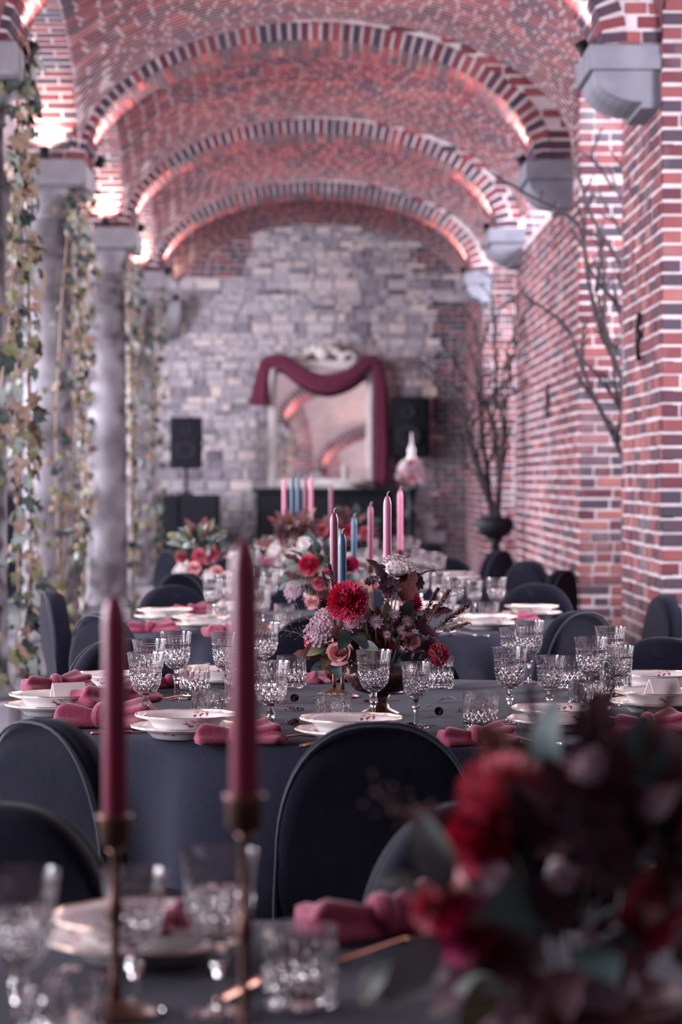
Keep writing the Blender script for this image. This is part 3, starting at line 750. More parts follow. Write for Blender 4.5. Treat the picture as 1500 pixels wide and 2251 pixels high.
# ------------------------------------------------------------------ chairs with black fitted covers
def chair_meshes():
    hw, top = .20, .845
    out = []
    for k in range(25):
        a = PI * k / 24; c, s_ = math.cos(a), math.sin(a)
        out.append((hw * math.copysign(abs(c) ** .82, c), top - .27 + .27 * abs(s_) ** .9))
    prof = [(hw + .012, .03), (hw + .004, .3)] + out + [(-hw - .004, .3), (-hw - .012, .03)]
    prof = [(hw + .012, .03)] + [(hw + .004, z) for z in (.2, .4, .5)] + out + [(-hw - .004, z) for z in (.5, .4, .2)] + [(-hw - .012, .03)]
    n = len(prof); mb = MB(); cx, cz = 0, .42
    layers = [(-.036, .86), (-.034, .955), (-.022, .995), (0, 1.0), (.022, .995), (.034, .955), (.036, .86)]
    vs = []
    for (y, s_) in layers:
        for (x, z) in prof:
            vs.append((x * s_, -.2 + y - .10 * max(0, z - .42) + .012 * math.sin(9 * z + 7 * x) * (1 if abs(y) > .03 else 0) + (.007 * math.sin(55 * x + 3 * z) * max(0, .62 - z) / .6 if y < 0 else 0), cz + (z - cz) * (s_ if z > cz else 1)))
    fs = []
    for l in range(len(layers) - 1):
        for k in range(n - 1): fs.append((l * n + k, l * n + k + 1, (l + 1) * n + k + 1, (l + 1) * n + k))
    half = n // 2
    for l, fl_ in ((0, False), (len(layers) - 1, True)):   # fill between mirrored outline points
        for k in range(half - (0 if n % 2 else 1)):
            q = (l * n + k, l * n + n - 1 - k, l * n + n - 2 - k, l * n + k + 1)
            if len(set(q)) == 4: fs.append(q[::-1] if fl_ else q)
            elif len(set(q)) == 3: fs.append(tuple(dict.fromkeys(q)))
    mb.add(vs, fs); back = mb.mesh('back_cover', M_CHAIR, True)
    mb = MB(); mb.tube([(x * .985, -.2 - .034 - .10 * max(0, z - .42), cz + (z - cz) * (.985 if z > cz else 1)) for x, z in prof[1:-1]], .0035, 5); pip = mb.mesh('piping', M_PIPING, True)
    mb = MB()
    def seat(u, v):
        a = 2 * PI * u; c, s_ = math.cos(a), math.sin(a)
        sq = lambda t: math.copysign(abs(t) ** .45, t)
        if v < .25: r = v / .25; return (.185 * sq(c) * r, -.02 + .155 * sq(s_) * r, .47)
        t = (v - .25) / .75; f = 1 + .05 * t + .03 * t * math.sin(9 * a)
        return (.195 * sq(c) * f, -.02 + .165 * sq(s_) * f, .455 - .43 * t)
    mb.grid(seat, 56, 12, True); st = mb.mesh('seat_cover', M_CHAIR, True)
    return [('back_cover', back), ('piping', pip), ('seat_cover', st)]
CH = chair_meshes()
def chair(px, d, tk, rz=None, label=None, x=None):
    x = (px - VX) / F * d if x is None else x
    tx, ty = TB[tk]
    l = math.hypot(x - tx, d - ty); k = max(1, 1.33 / l); x, d = tx + (x - tx) * k, ty + (d - ty) * k
    a = math.atan2(ty - d, tx - x)                        # towards the table
    rz = a - PI / 2 if rz is None else rz
    o = thing('banquet_chair', 'chair in a black rounded-top cloth cover at ' + TD[tk], 'chair', (0, 0, 0), rz, 'covered chairs at ' + TD[tk])
    o.location = Vector((x, d, 0)) + Vector((-math.sin(rz), math.cos(rz), 0)) * .24     # (x, d) is where the backrest stands
    if label: o['label'] = label
    for n, m in CH: link(n, m, o)
# chairs of the foreground table (far side), of the dahlia table, and on
def C(t): return 'black covered chair ' + t
chair(10, 3.42, 0, PI - .35, C('facing the plate of the burgundy candle table')); chair(1060, 3.45, 0, PI + .25, C('behind the large dark bouquet'))
chair(102, 4.72, 1, -.85, C('with folds, its back to the tall candles')); chair(832, 4.66, 1, .02, C('with plain wide back, before the dahlia bowl')); chair(1560, 4.95, 1, .75, C('partly cut off beyond the large dark bouquet')); chair(-75, 5.35, 1, None, C('mostly cut off beside the folded one'))
chair(268, 7.12, 1, None, C('behind the goblets at the big napkin')); chair(1462, 7.16, 1, None, C('behind the pale card plate')); chair(880, 7.35, 1, None, C('hidden behind the dahlia bowl'))
chair(172, 10.1, 2, -1.35, C('seen edge-on next to the thick ivy column')); chair(225, 8.42, 2, -.95, C('with pale lit edge in front of the edge-on one')); chair(1262, 8.62, 2, .75, C('with narrow round top before the long brick panel')); chair(700, 8.33, 2, None, C('low behind the dahlia bowl at the next table'))
chair(392, 10.7, 2, None, C('behind plates in front of the far ivy column')); chair(1180, 10.9, 2, None, C('behind two stacked plates by the brick panel')); chair(1362, 9.85, 2, PI / 2 + .1, C('edge-on against the nearest brick pier')); chair(640, 11.0, 2, None, C('behind the bowl of bright crimson dahlias'))
chair(940, 11.9, 3, .4, C('turned at the blue candle table, back to the pink candles')); chair(1075, 12.75, 3, None, C('between the branch vase and the blue candle table')); chair(1130, 13.9, 3, None, C('just in front of the branch vase')); chair(430, 12.2, 3, -.7, C('in front of the low coral bouquet')); chair(980, 14.55, 3, None, C('behind the blue candle table, toward the brick panel')); chair(505, 14.45, 3, None, C('behind the blue candle table, toward the cabinets'))
chair(1010, 16.2, 4); chair(935, 18.0, 4); chair(500, 16.3, 4); chair(585, 18.0, 4)

# ------------------------------------------------------------------ tableware
def cutpattern(k, a, z0, z1, depth):
    def mod(r, z, th):
        if z0 < z < z1:
            w = min(1, (z - z0) / .008, (z1 - z) / .004)
            p = k * th + a * z; q = k * th - a * z
            g = min(abs(math.sin(p)), abs(math.sin(q)))
            return r - depth * w * (1 - min(1, g * 1.9)), z
        return r, z
    return mod
def fan(k, z0, z1, depth, prev):
    def mod(r, z, th):
        r, z = prev(r, z, th)
        if z0 < z < z1:
            w = math.sin(PI * (z - z0) / (z1 - z0)); r -= depth * w * max(0, 1 - 2.2 * abs(math.sin(k * th + .4)))
        return r, z
    return mod
def refine(prof, step):
    out = []
    for (r0, z0), (r1, z1) in zip(prof[:-1], prof[1:]):
        n = max(1, int(math.hypot(r1 - r0, z1 - z0) / step))
        out += [(r0 + (r1 - r0) * i / n, z0 + (z1 - z0) * i / n) for i in range(n)]
    return out + [prof[-1]]
def goblet_meshes(h, rr):
    sb_ = h * .44; hb = h - sb_; k = rr / .0425
    o = [(.007, 0), (.018, .05), (.026, .12), (.0325, .24), (.0362, .40), (.0372, .55), (.0378, .70), (.0398, .86), (.0425, 1.0)]
    outer = refine([(r * k, sb_ + t * hb) for r, t in o], .0035)
    inner = [(r * k - .0013 - .0012 * (t < .5), sb_ + .005 + t * (hb - .005)) for r, t in o[::-1]]; inner[-1] = (.002, sb_ + .006)
    m = cutpattern(8, 190, sb_ + hb * .06, sb_ + hb * .56, .0027); m = fan(12, sb_ + hb * .45, sb_ + hb * .82, .0020, m)
    no = len(outer)
    mb = MB(); mb.lathe(outer, 96, m, caps=False); mb.lathe([outer[-1]] + inner, 48, caps=False)
    mb.lathe([(.0005, sb_ + .0061), (.002, sb_ + .006)], 12, caps=False)
    bowl = mb.mesh('bowl', M_GLASS)
    mb = MB(); mb.lathe([(.0065, .008), (.005, .018), (.0048, sb_ * .55), (.0062, sb_ * .62), (.0098, sb_ * .72), (.0098, sb_ * .8), (.0062, sb_ * .88), (.0068, sb_)], 8); stem = mb.mesh('stem', M_GLASS)
    fr = rr * .86
    mb = MB(); mb.lathe([(.006, .0005), (fr * .97, 0), (fr, .002), (fr * .96, .0036), (fr * .5, .006), (.0065, .009)], 40, lambda r, z, t: (r, z - (.0012 * max(0, 1 - 2 * abs(math.sin(8 * t))) if .004 < z < .008 else 0))); foot = mb.mesh('foot', M_GLASS)
    return [('bowl', bowl), ('stem', stem), ('foot', foot)]
def tumbler_mesh(h=.086, r=.0405):
    outer = refine([(r * .9, 0), (r * .97, .003), (r * .985, .02), (r, h * .8), (r, h)], .0035)
    m = cutpattern(9, 150, .004, h * .52, .0028); m = fan(9, h * .4, h * .82, .0024, m)
    inner = [(r - .0022, h), (r - .003, .02), (r - .008, .013), (.002, .011)]
    mb = MB(); mb.lathe(outer, 108, m, caps=False); mb.lathe([outer[-1]] + inner, 48, caps=False)
    mb.lathe([(.002, .011), (.0004, .011)], 48, caps=False); mb.lathe([(r * .9, 0), (r * .5, .0015), (.0004, .0015)], 108, caps=False)
    return mb.mesh('tumbler', M_GLASS)
GL = goblet_meshes(.175, .0425); GS = goblet_meshes(.15, .0355); TUM = tumbler_mesh()
def goblet(p, kind, tk, parts=True):
    big = kind == 'L'
    lab = ('large' if big else 'small') + ' cut crystal wine goblet on ' + TD[tk]
    o = thing('wine_goblet', lab, 'glass', p, random.uniform(0, 6), lab.replace('goblet', 'goblets'))
    for n, m in (GL if big else GS): link(n, m, o)
    return o
def tumbler(p, tk):
    o = link('tumbler', TUM); o.location = p; o.rotation_euler = (0, 0, random.uniform(0, 6))
    return tag(o, 'cut crystal water tumbler on ' + TD[tk], 'glass', 'water tumblers on ' + TD[tk])
def scal(amp, n, r0):
    def m(r, z, th):
        k = max(0, (r - r0) / .03); return r + amp * k * math.cos(n * th), z + .25 * amp * k * math.cos(n * th)
    return m
def plate_mesh(R, deep, name):
    pr = [(.001, .004), (R * .5, .003), (R * .55, .0), (R * .6, .002), (R * .66, .010 + deep * .4), (R * .74, .017 + deep), (R * .99, .025 + deep), (R, .0275 + deep), (R * .985, .0285 + deep), (R * .74, .0215 + deep), (R * .64, .013 + deep * .4), (R * .55, .008), (.001, .008)]
    mb = MB(); mb.lathe(pr, 72, scal(.0022, 12, R * .85), caps=False); m = mb.mesh(name, M_PORC, True)
    mb = MB(); md = scal(.0022, 12, R * .85); pts = []
    for k in range(73):
        r, z = md(R * .995, .0286 + deep, 2 * PI * k / 72); a = 2 * PI * k / 72; pts.append((r * math.cos(a), r * math.sin(a), z))
    mb.tube(pts, .0011, 5, False); return m, mb.mesh('gold_rim', M_GOLD, True)
PL_D = plate_mesh(.122, .0, 'dinner_plate'); PL_S = plate_mesh(.112, .008, 'soup_plate')
def plates(p, tk, both=True, gold=True):
    p = Vector(p); r_ = []
    for (pm, nm, z, lab) in ((PL_D, 'dinner_plate', 0, 'white gold-rimmed dinner plate lying on the cloth of '), (PL_S, 'soup_plate', .016, 'white floral soup plate stacked on a dinner plate on ')):
        if z and not both: break
        o = thing(nm, lab + TD[tk], 'plate', p + Vector((0, 0, z)), random.uniform(0, 6), nm.replace('_', ' ') + 's on ' + TD[tk])
        link('dish', pm[0], o)
        if gold: link('gold_rim', pm[1], o)
        r_.append(o)
    return r_
def napkin_meshes():
    def lobe(L, w0, w1, h0, h1, ph):
        def fn(u, v):
            a = 2 * PI * u; t = v; w = w0 + (w1 - w0) * t ** .8; h = h0 + (h1 - h0) * t
            if t > .85: e = (t - .85) / .15; w *= 1 - .55 * e ** 2; h *= 1 - .55 * e ** 2
            pl = 1 + .22 * math.cos(4 * a + ph) * min(1, 2 * t)
            z = h * (.62 + math.sin(a) * pl)
            return (L * t + .006 * math.sin(3 * a), w * math.cos(a) * pl, max(.001, z))
        return fn
    mb = MB(); mb.grid(lobe(.105, .016, .045, .018, .020, 0), 28, 12, True); mb.f.append(tuple(len(mb.v) - 28 + k for k in range(28))); A = mb.mesh('fold', M_NAPKIN, True)
    mb = MB(); mb.grid(lobe(.085, .016, .055, .018, .027, 1.4), 28, 12, True); mb.f.append(tuple(len(mb.v) - 28 + k for k in range(28))); B = mb.mesh('fold', M_NAPKIN, True)
    mb = MB()
    def ring(u, v):
        a = 2 * PI * u; b = 2 * PI * v; r = .021 + .007 * math.cos(b)
        return (.013 * math.sin(b), r * math.cos(a), max(.0005, .02 + r * math.sin(a)))
    mb.grid(ring, 20, 10, True); K = mb.mesh('knot', M_NAPKIN, True)
    return A, B, K
NAP = napkin_meshes()
def napkin(p, rz, tk, s=1.0, lift=0.0):
    o = thing('napkin', 'burgundy linen napkin folded into a knot on ' + TD[tk], 'napkin', Vector(p) + Vector((0, 0, lift)), rz, 'burgundy napkins on ' + TD[tk], s)
    link('fold', NAP[0], o); b_ = link('fold', NAP[1], o); b_.rotation_euler = (0, 0, PI); c = link('fold', NAP[1], o); c.rotation_euler = (0, -.12, .35); c.location = (0, 0, .006); c.scale = (1.1, .8, .9); link('knot', NAP[2], o)
    return o
def spoon_meshes():
    mb = MB(); mb.tube([(-.10, 0, .004), (-.04, 0, .007), (.04, 0, .012), (.075, 0, .008)], [.0045, .003, .0022, .003], 8); h = mb.mesh('handle', M_COPPER, True)
    mb = MB()
    def fn(u, v):
        a = 2 * PI * u; r = v; return (.10 + .03 * r * math.cos(a), .02 * r * math.sin(a) * (1 + .15 * math.cos(a)), .003 + .007 * r * r)
    mb.grid(fn, 20, 7, True); return h, mb.mesh('spoon_bowl', M_COPPER, True)
def fork_meshes():
    mb = MB(); mb.tube([(-.10, 0, .004), (-.04, 0, .008), (.03, 0, .02), (.055, 0, .017)], [.005, .0035, .0025, .004], 8); h = mb.mesh('handle', M_STEEL, True)
    mb = MB(); mb.box((.063, 0, .0165), (.022, .022, .0022), None, .001)
    for k in range(4): mb.tube([(.072, -.0085 + k * .0057, .0165), (.09, -.0085 + k * .0057, .014), (.108, -.0085 + k * .0057, .017)], [.0016, .0015, .0009], 6)
    return h, mb.mesh('tines', M_STEEL)
def knife_meshes():
    mb = MB(); mb.box((-.05, 0, .004), (.1, .013, .007), None, .003); h = mb.mesh('handle', M_COPPER)
    mb = MB(); mb.add([(0, -.007, .003), (.09, -.009, .003), (.115, 0, .003), (.09, .007, .003), (0, .007, .003), (0, -.007, .005), (.09, -.008, .0045), (.115, 0, .004), (.09, .007, .0055), (0, .007, .0055)], [(4, 3, 2, 1, 0), (5, 6, 7, 8, 9)] + [(k, (k + 1) % 5, (k + 1) % 5 + 5, k + 5) for k in range(5)])
    return h, mb.mesh('blade', M_COPPER)
CUT = {'spoon': (spoon_meshes(), 'rose-gold spoon', ('handle', 'spoon_bowl')), 'fork': (fork_meshes(), 'silver fork', ('handle', 'tines')), 'knife': (knife_meshes(), 'rose-gold knife', ('handle', 'blade'))}
def cutlery(kind, p, rz, tk, tilt=0.0):
    ms, ad, ns = CUT[kind]
    o = thing(kind, '%s lying beside the plates on %s' % (ad, TD[tk]), kind, p, rz, kind + 's on ' + TD[tk]); o.rotation_euler = (0, tilt, rz)
    for m, n in zip(ms, ns): link(n, m, o)
    return o
# --- the dahlia table, place by place
T2G = [(387, 1538, 'L', 'with a copper spoon at its foot'), (320, 1604, 'L', 'rising over the big double napkin'), (328, 1562, 'L', 'right behind the goblet at the big napkin'), (595, 1632, 'L', 'with the copper spoon tucked under its foot'),
       (582, 1509, 'L', 'standing next to the tumbler by the pink rose'), (498, 1541, 'L', 'half hidden behind the tall bright candle'), (530, 1590, 'L', 'fully behind the tall bright candle'), (822, 1596, 'L', 'right in front of the dahlia bowl'), (915, 1600, 'S', 'beside the large one fronting the dahlia bowl'),
       (1122, 1588, 'L', 'between the lone tumbler and the fork plate'), (1210, 1581, 'S', 'just behind the plate with the fork'), (1165, 1503, 'L', 'before the covered chair beside the pier'), (1125, 1497, 'S', 'partly behind the goblet before the pier chair'), (1300, 1556, 'L', 'tilting over the tumbler near the card plate'), (1343, 1522, 'L', 'rearmost in the cluster near the card plate'), (1365, 1551, 'S', 'outermost in the cluster near the card plate')]
for (x, y, k, w_) in T2G:
    o = goblet(on_table(x, y), k, 1); o['label'] = '%s crystal goblet %s' % ('large' if k == 'L' else 'small', w_); o['group'] = 'crystal goblets on the dahlia bowl table'
T2T = [(428, 1530, 'beside the goblet with the copper spoon'), (459, 1601, 'behind the floral soup plate'), (283, 1566, 'next to the big double napkin'), (641, 1511, 'close to the pink rose'), (733, 1612, 'in front of the bowl by the chair top'), (1058, 1605, 'standing alone near the fork'), (1288, 1577, 'in front of the goblet cluster'), (1258, 1514, 'between the goblets at the back edge'), (1355, 1545, 'behind the small goblet near the card plate'), (966, 1512, 'behind the coral carnation')]
for (x, y, w_) in T2T:
    o = tumbler(on_table(x, y), 1); o['label'] = 'cut crystal tumbler ' + w_
T2P = [(408, 1622, 'between the knotted napkin and the big napkin'), (122, 1572, 'holding the clear card'), (252, 1524, 'behind the big double napkin'), (492, 1512, 'behind the tall bright candle'), (772, 1630, 'at the black chair back'), (1235, 1606, 'beside the silver fork'), (1452, 1566, 'holding the pale card'), (1450, 1524, 'behind the pale card plate')]
for (x, y, w_) in T2P:
    a_, b_ = plates(on_table(x, y), 1); a_['label'] = 'lower gold-rimmed plate of the stack ' + w_; b_['label'] = 'floral soup plate topping the stack ' + w_
T2N = [(122, 1546, .3, .95, .03, 'resting on the clear card plate'), (226, 1600, -.4, 1.25, 0, 'big and double, below the goblets'), (520, 1636, -.1, 1.0, 0, 'beneath the tall bright candle'), (372, 1512, .2, .8, 0, 'small, behind the copper spoon goblet'), (722, 1500, .7, .85, 0, 'under the pink rose'), (1046, 1638, .1, .9, 0, 'beside the fork and lone tumbler'), (1425, 1612, .1, 1.0, 0, 'in front of the pale card plate'), (250, 1576, .5, 1.1, .03, 'heaped on the big double napkin')]
for (x, y, r, s_, l, w_) in T2N:
    o = napkin(on_table(x, y), r, 1, s_, l); o['label'] = 'burgundy linen napkin ' + w_
for (k, x, y, r, w_) in (('spoon', 620, 1630, .35, 'copper spoon next to the napkin beneath the bright candle'), ('spoon', 372, 1542, .8, 'copper spoon at the foot of a tall goblet'), ('knife', 290, 1612, .5, 'copper knife under the big double napkin'), ('knife', 700, 1635, 1.2, 'copper knife beside the tumbler near the chair top'), ('knife', 990, 1625, 1.3, 'copper knife behind the dark chair by the fork napkin')):
    o = cutlery(k, on_table(x, y), r, 1); o['label'] = w_
p = on_table(1138, 1640); cutlery('fork', p + Vector((0, 0, .004)), PI - .45, 1, -.03)
for (x, y, lab) in ((150, 1575, 'clear folded place card standing on the plate next to the covered chair'), (1460, 1566, 'pale folded place card on the plate near the brick pier')):
    p = on_table(x, y) + Vector((0, 0, .045))
    o = thing('place_card', lab, 'place card', p, .4)
    for sx in (-1, 1):
        mb = MB(); mb.add([(-.04, sx * .022, 0), (.04, sx * .022, 0), (.04, 0, .035), (-.04, 0, .035), (-.04, sx * .024, .0), (.04, sx * .024, 0), (.04, sx * .002, .036), (-.04, sx * .002, .036)], [(0, 1, 2, 3), (7, 6, 5, 4), (0, 4, 5, 1), (1, 5, 6, 2), (2, 6, 7, 3), (3, 7, 4, 0)]); mb.build('panel', M_PORC, o)
# --- the foreground table
for (x, y, k, w_) in ((295, 2225, 'S', 'small crystal goblet in front of the foreground plate'), (482, 2236, 'L', 'tall crystal goblet beside the bright burgundy candle'), (38, 2300, 'L', 'tall crystal goblet next to the cut-off foreground tumbler')):
    o = goblet(on_table(x, y), k, 0); o['label'] = w_
tumbler(on_table(660, 2214), 0)['label'] = 'crystal tumbler between the bright candle and the dark bouquet'; tumbler(on_table(135, 2350), 0)['label'] = 'crystal tumbler cut off below the darker candle'
plates(Vector((-.22, 2.86, TZ)), 0)
napkin(Vector((.062, 3.0, TZ)), .25, 0, 1.15)['label'] = 'blurred burgundy napkin between the tumbler and the dark bouquet'
napkin(Vector((-.185, 2.80, TZ + .045)), .9, 0, .55)['label'] = 'small burgundy napkin fold lying on the foreground plate'
cutlery('spoon', on_table(840, 2100), .9, 0); cutlery('knife', on_table(560, 2170), 1.2, 0); cutlery('fork', on_table(120, 2190), 1.4, 0)
# --- the table behind the dahlia bowl
for (x, y, k) in ((468, 1372, 'L'), (492, 1358, 'L'), (562, 1366, 'L'), (592, 1352, 'L'), (575, 1390, 'S'), (968, 1352, 'L'), (1000, 1366, 'L'), (1043, 1360, 'S'), (1092, 1366, 'L'), (985, 1395, 'S'), (925, 1345, 'L')): goblet(on_table(x, y), k, 2)
for (x, y) in ((478, 1382), (625, 1376), (1075, 1372), (1012, 1378), (640, 1395)): tumbler(on_table(x, y), 2)
for (x, y) in ((362, 1368), (445, 1385), (1075, 1384), (1170, 1360), (520, 1352), (905, 1352)):
    a_, b_ = plates(on_table(x, y), 2); w_ = {362: 'by the covered chair at the far ivy column', 445: 'closest to the four crystal goblets', 1075: 'in front of the crystal glasses by the wall', 1170: 'before the chair by the brick panel', 520: 'behind the crystal goblets', 905: 'behind the slim rose-pink candle'}[x]
    a_['label'] = 'lower plate of the pair ' + w_; b_['label'] = 'soup plate of the pair ' + w_
for (x, y, r) in ((420, 1352, .2), (330, 1392, -.2), (500, 1398, .4), (1130, 1372, .3)): napkin(on_table(x, y), r, 2)
cutlery('fork', on_table(1020, 1400), PI - .5, 2); cutlery('spoon', on_table(560, 1400), .4, 2)
# --- the two tables further on: settings in a ring
for tk, n in ((3, 8), (4, 8)):
    tx, ty = TB[tk]
    for q in range(n):
        a = 2 * PI * (q + .5) / n; c, s_ = math.cos(a), math.sin(a)
        if any(math.hypot(tx + .62 * c - bx, ty + .62 * s_ - by) < .42 for bx, by in ((-.70, 12.95), (-.18, 12.6))): continue
        P2 = lambda r, off: Vector((tx + r * c - off * s_, ty + r * s_ + off * c, TZ))
        plates(P2(.7, 0), tk, True, False); napkin(P2(.72, -.19), a + 1.2, tk)
        goblet(P2(.5, .06), 'L', tk); goblet(P2(.53, .15), 'S', tk); tumbler(P2(.46, -.06), tk)

# ------------------------------------------------------------------ candles
def candle(p, col, r=.0108, L=.25, label=None, lean=(0, 0)):
    o = thing('taper_candle', label, 'candle', p); o.rotation_euler = (lean[1], lean[0], 0)
    mb = MB(); mb.lathe([(r * .85, 0), (r, .012), (r, L - .03), (r * .92, L - .016), (r * .6, L - .004), (r * .25, L)], 20); mb.build('wax', M_WAX[col], o, True)
    mb = MB(); mb.tube([(0, 0, L - .004), (.0, .001, L + .006), (.003, .001, L + .011), (.007, .001, L + .012)], .0011, 6); mb.build('wick', M_WICK, o, True)
def stick(x, y, h, label, r=.0135):
    o = thing('candlestick', label, 'candlestick', (x, y, TZ))
    mb = MB(); mb.lathe([(.042, 0), (.044, .004), (.03, .01), (.008, .02)], 24); mb.build('base', M_BRASS, o, True)
    mb = MB(); k = h * .55; mb.lathe([(.007, .015), (.005, .04), (.005, k - .02), (.008, k - .008), (.009, k), (.006, k + .01), (.005, k + .02), (.005, h - .04), (.009, h - .034)], 16); mb.build('stem', M_BRASS, o, True)
    mb = MB(); mb.lathe([(.009, h - .034), (r + .002, h - .028), (r + .003, h - .004), (r + .005, h), (r + .004, h + .003), (r, h + .002), (r, h - .012), (.001, h - .012)], 20, caps=False); mb.build('socket', M_BRASS, o, True)
def candle_on(px, tip, d, col, label, L=.25, r=.0108, slabel=None, lean=(0, 0)):
    p = at(px, tip, d); zb = p.z - L - .005
    stick(p.x, d, zb + .012 - TZ, slabel or ('slim brass candlestick under the ' + label.split(' on ')[0].split(' behind ')[0].split(' in ')[0]), r + .001)
    candle(Vector((p.x, d, zb)), col, r, L, label, lean)
candle_on(538, 1178, 2.25, 'burgundy', 'tall bright burgundy candle in front of the crystal tumbler of the foreground table', .25, .0135)
candle_on(252, 1300, 2.55, 'burgundy', 'darker burgundy candle in front of the foreground plate', .245, .013)
candle_on(735, 1122, 6.36, 'plum', 'plum candle rising behind the big dahlia', .25)
candle_on(753, 1168, 6.30, 'blue', 'short blue candle touching the big dahlia', .23)
candle_on(852, 1086, 6.42, 'pink', 'thick rose-pink candle behind the white florets', .25)
candle_on(779, 1133, 9.5, 'blue', 'blue candle standing on the table behind the dahlia bowl')
candle_on(815, 1108, 9.6, 'plum', 'slim plum candle standing on the table behind the dahlia bowl')
candle_on(880, 1074, 9.55, 'pink', 'slim rose-pink candle standing on the table behind the dahlia bowl')
for (px, tip, col, w_) in ((625, 1050, 'pink', 'first pink'), (643, 1046, 'blue', 'outer pale blue'), (655, 1043, 'blue', 'inner pale blue'), (671, 1048, 'plum', 'mauve'), (684, 1045, 'pink', 'second pink'), (728, 1065, 'plum', 'separate plum')):
    candle_on(px, tip, 13.0 + random.uniform(-.1, .3), col, w_ + ' candle in the cluster on the table with blue and rose candles')

# ------------------------------------------------------------------ flowers
def petal(mb, base, dr_, L, w, curl, up):
    dr_ = dr_.normalized(); s_ = dr_.cross(up); s_ = s_.normalized() if s_.length > 1e-5 else Vector((1, 0, 0)); n = s_.cross(dr_).normalized()
    vs = []
    for k, (t, ww) in enumerate(((0, .35), (.4, .9), (.75, 1.0), (1.0, .25))):
        c = base + dr_ * L * t + n * curl * L * t * t
        vs += [c - s_ * w * ww / 2 + n * w * .18 * ww, c + s_ * w * ww / 2 + n * w * .18 * ww, c]
    fs = []
    for k in range(3): fs += [(3 * k, 3 * k + 2, 3 * k + 5, 3 * k + 3), (3 * k + 2, 3 * k + 1, 3 * k + 4, 3 * k + 5)]
    mb.add(vs, fs)
def dahlia(m, n=330):
    mb = MB(); g = PI * (3 - 5 ** .5)
    for k in range(n):
        t = (k + .5) / n; el = PI / 2 - t ** .55 * 2.0; a = k * g
        d_ = Vector((math.cos(el) * math.cos(a), math.cos(el) * math.sin(a), math.sin(el)))
        petal(mb, d_ * .25, d_ + Vector((random.gauss(0, .12), random.gauss(0, .12), .15 + random.gauss(0, .1))), (.5 + .14 * t + random.uniform(-.06, .06)), .13, random.uniform(.1, .5), Vector((0, 0, 1)) if abs(d_.z) < .95 else Vector((1, 0, 0)))
    mb.ball((0, 0, 0), .3); return mb.mesh('dahlia', m)
def rose(m):
    mb = MB()
    for k in range(17):
        a = k * 2.4; r = .12 + .042 * k; op = .15 + .05 * k
        def fn(u, v, a=a, r=r, op=op, k=k):
            b = a + (u - .5) * (1.9 - .03 * k); rr = r * (.35 + .65 * v ** .6) * (1 + op * .35 * v * v); z = -.3 + (.95 - .035 * k) * v - .12 * (abs(u - .5) * 2) ** 2 * v - max(0, v - .8) * op * .6
            return (rr * math.cos(b), rr * math.sin(b), z)
        mb.grid(fn, 7, 5)
    return mb.mesh('rose', m, True)
def carnation(m):
    mb = MB(); rnd = random.Random(4)
    for k in range(60):
        a = k * 2.4; el = rnd.uniform(-.2, 1.5); d_ = Vector((math.cos(el) * math.cos(a), math.cos(el) * math.sin(a), math.sin(el)))
        def fn(u, v, d_=d_, a=a):
            s_ = Vector((-math.sin(a), math.cos(a), 0)); n = d_.cross(s_)
            return d_ * (.2 + .75 * v) + s_ * (u - .5) * .75 * v + n * (.1 * math.sin(9 * u + a) * v)
        mb.grid(fn, 6, 3)
    return mb.mesh('carnation', m, True)
def florets(m, n=60, r=.16, flat=.6, nm='floret_cluster'):
    mb = MB(); rnd = random.Random(9)
    for k in range(n):
        t = (k + .5) / n; el = PI / 2 - t * 1.75; a = k * 2.4; d_ = Vector((math.cos(el) * math.cos(a), math.cos(el) * math.sin(a), math.sin(el) * flat)); d_ *= rnd.uniform(.85, 1.1)
        for q in range(5):
            b = q * 1.257; dd_ = (Vector((math.cos(b), math.sin(b), .3)) + d_ * .6).normalized(); petal(mb, d_, dd_, r, r * .75, .1, Vector((0, 0, 1)))
    mb.ball((0, 0, -.1), .75, 12, 8, (1, 1, flat)); return mb.mesh(nm, m)
def astrantia(m):
    mb = MB()
    for k in range(18):
        a = k * 2 * PI / 18; petal(mb, Vector((.1 * math.cos(a), .1 * math.sin(a), 0)), Vector((math.cos(a), math.sin(a), .35)), .9 + .2 * (k % 2), .17, .1, Vector((0, 0, 1)))
    for k in range(26):
        a = k * 2.4; r = .5 * math.sqrt(k / 26); mb.tube([(r * .3 * math.cos(a), r * .3 * math.sin(a), 0), (r * math.cos(a), r * math.sin(a), .5)], .03, 4); mb.ball((r * math.cos(a), r * math.sin(a), .52), .06, 5, 4)
    return mb.mesh('astrantia', m)
def cosmos(m):
    mb = MB()
    for k in range(9):
        a = k * 2 * PI / 9; petal(mb, Vector((0, 0, 0)), Vector((math.cos(a), math.sin(a), .35)), 1.0, .62, -.1, Vector((0, 0, 1)))
    mb.ball((0, 0, .12), .22); return mb.mesh('cosmos', m)
def leaf(m, lobes=0, w=.32, nm='leaf'):
    mb = MB(); n = 20; vs = []; fs = []
    for k in range(n + 1):
        t = k / n; ww = w * math.sin(PI * min(1, t * .96 + .03)) ** .8
        if lobes: ww *= (.45 + .62 * abs(math.sin(lobes * PI * t)) ** .7) * (1.15 - .55 * t)
        c = Vector((0, t, .12 * math.sin(PI * t) - .15 * t * t)); vs += [c + Vector((-ww, 0, .25 * ww)), c, c + Vector((ww, 0, .25 * ww))]
    for k in range(n): fs += [(3 * k, 3 * k + 1, 3 * k + 4, 3 * k + 3), (3 * k + 1, 3 * k + 2, 3 * k + 5, 3 * k + 4)]
    mb.add(vs, fs); return mb.mesh(nm, m, True)
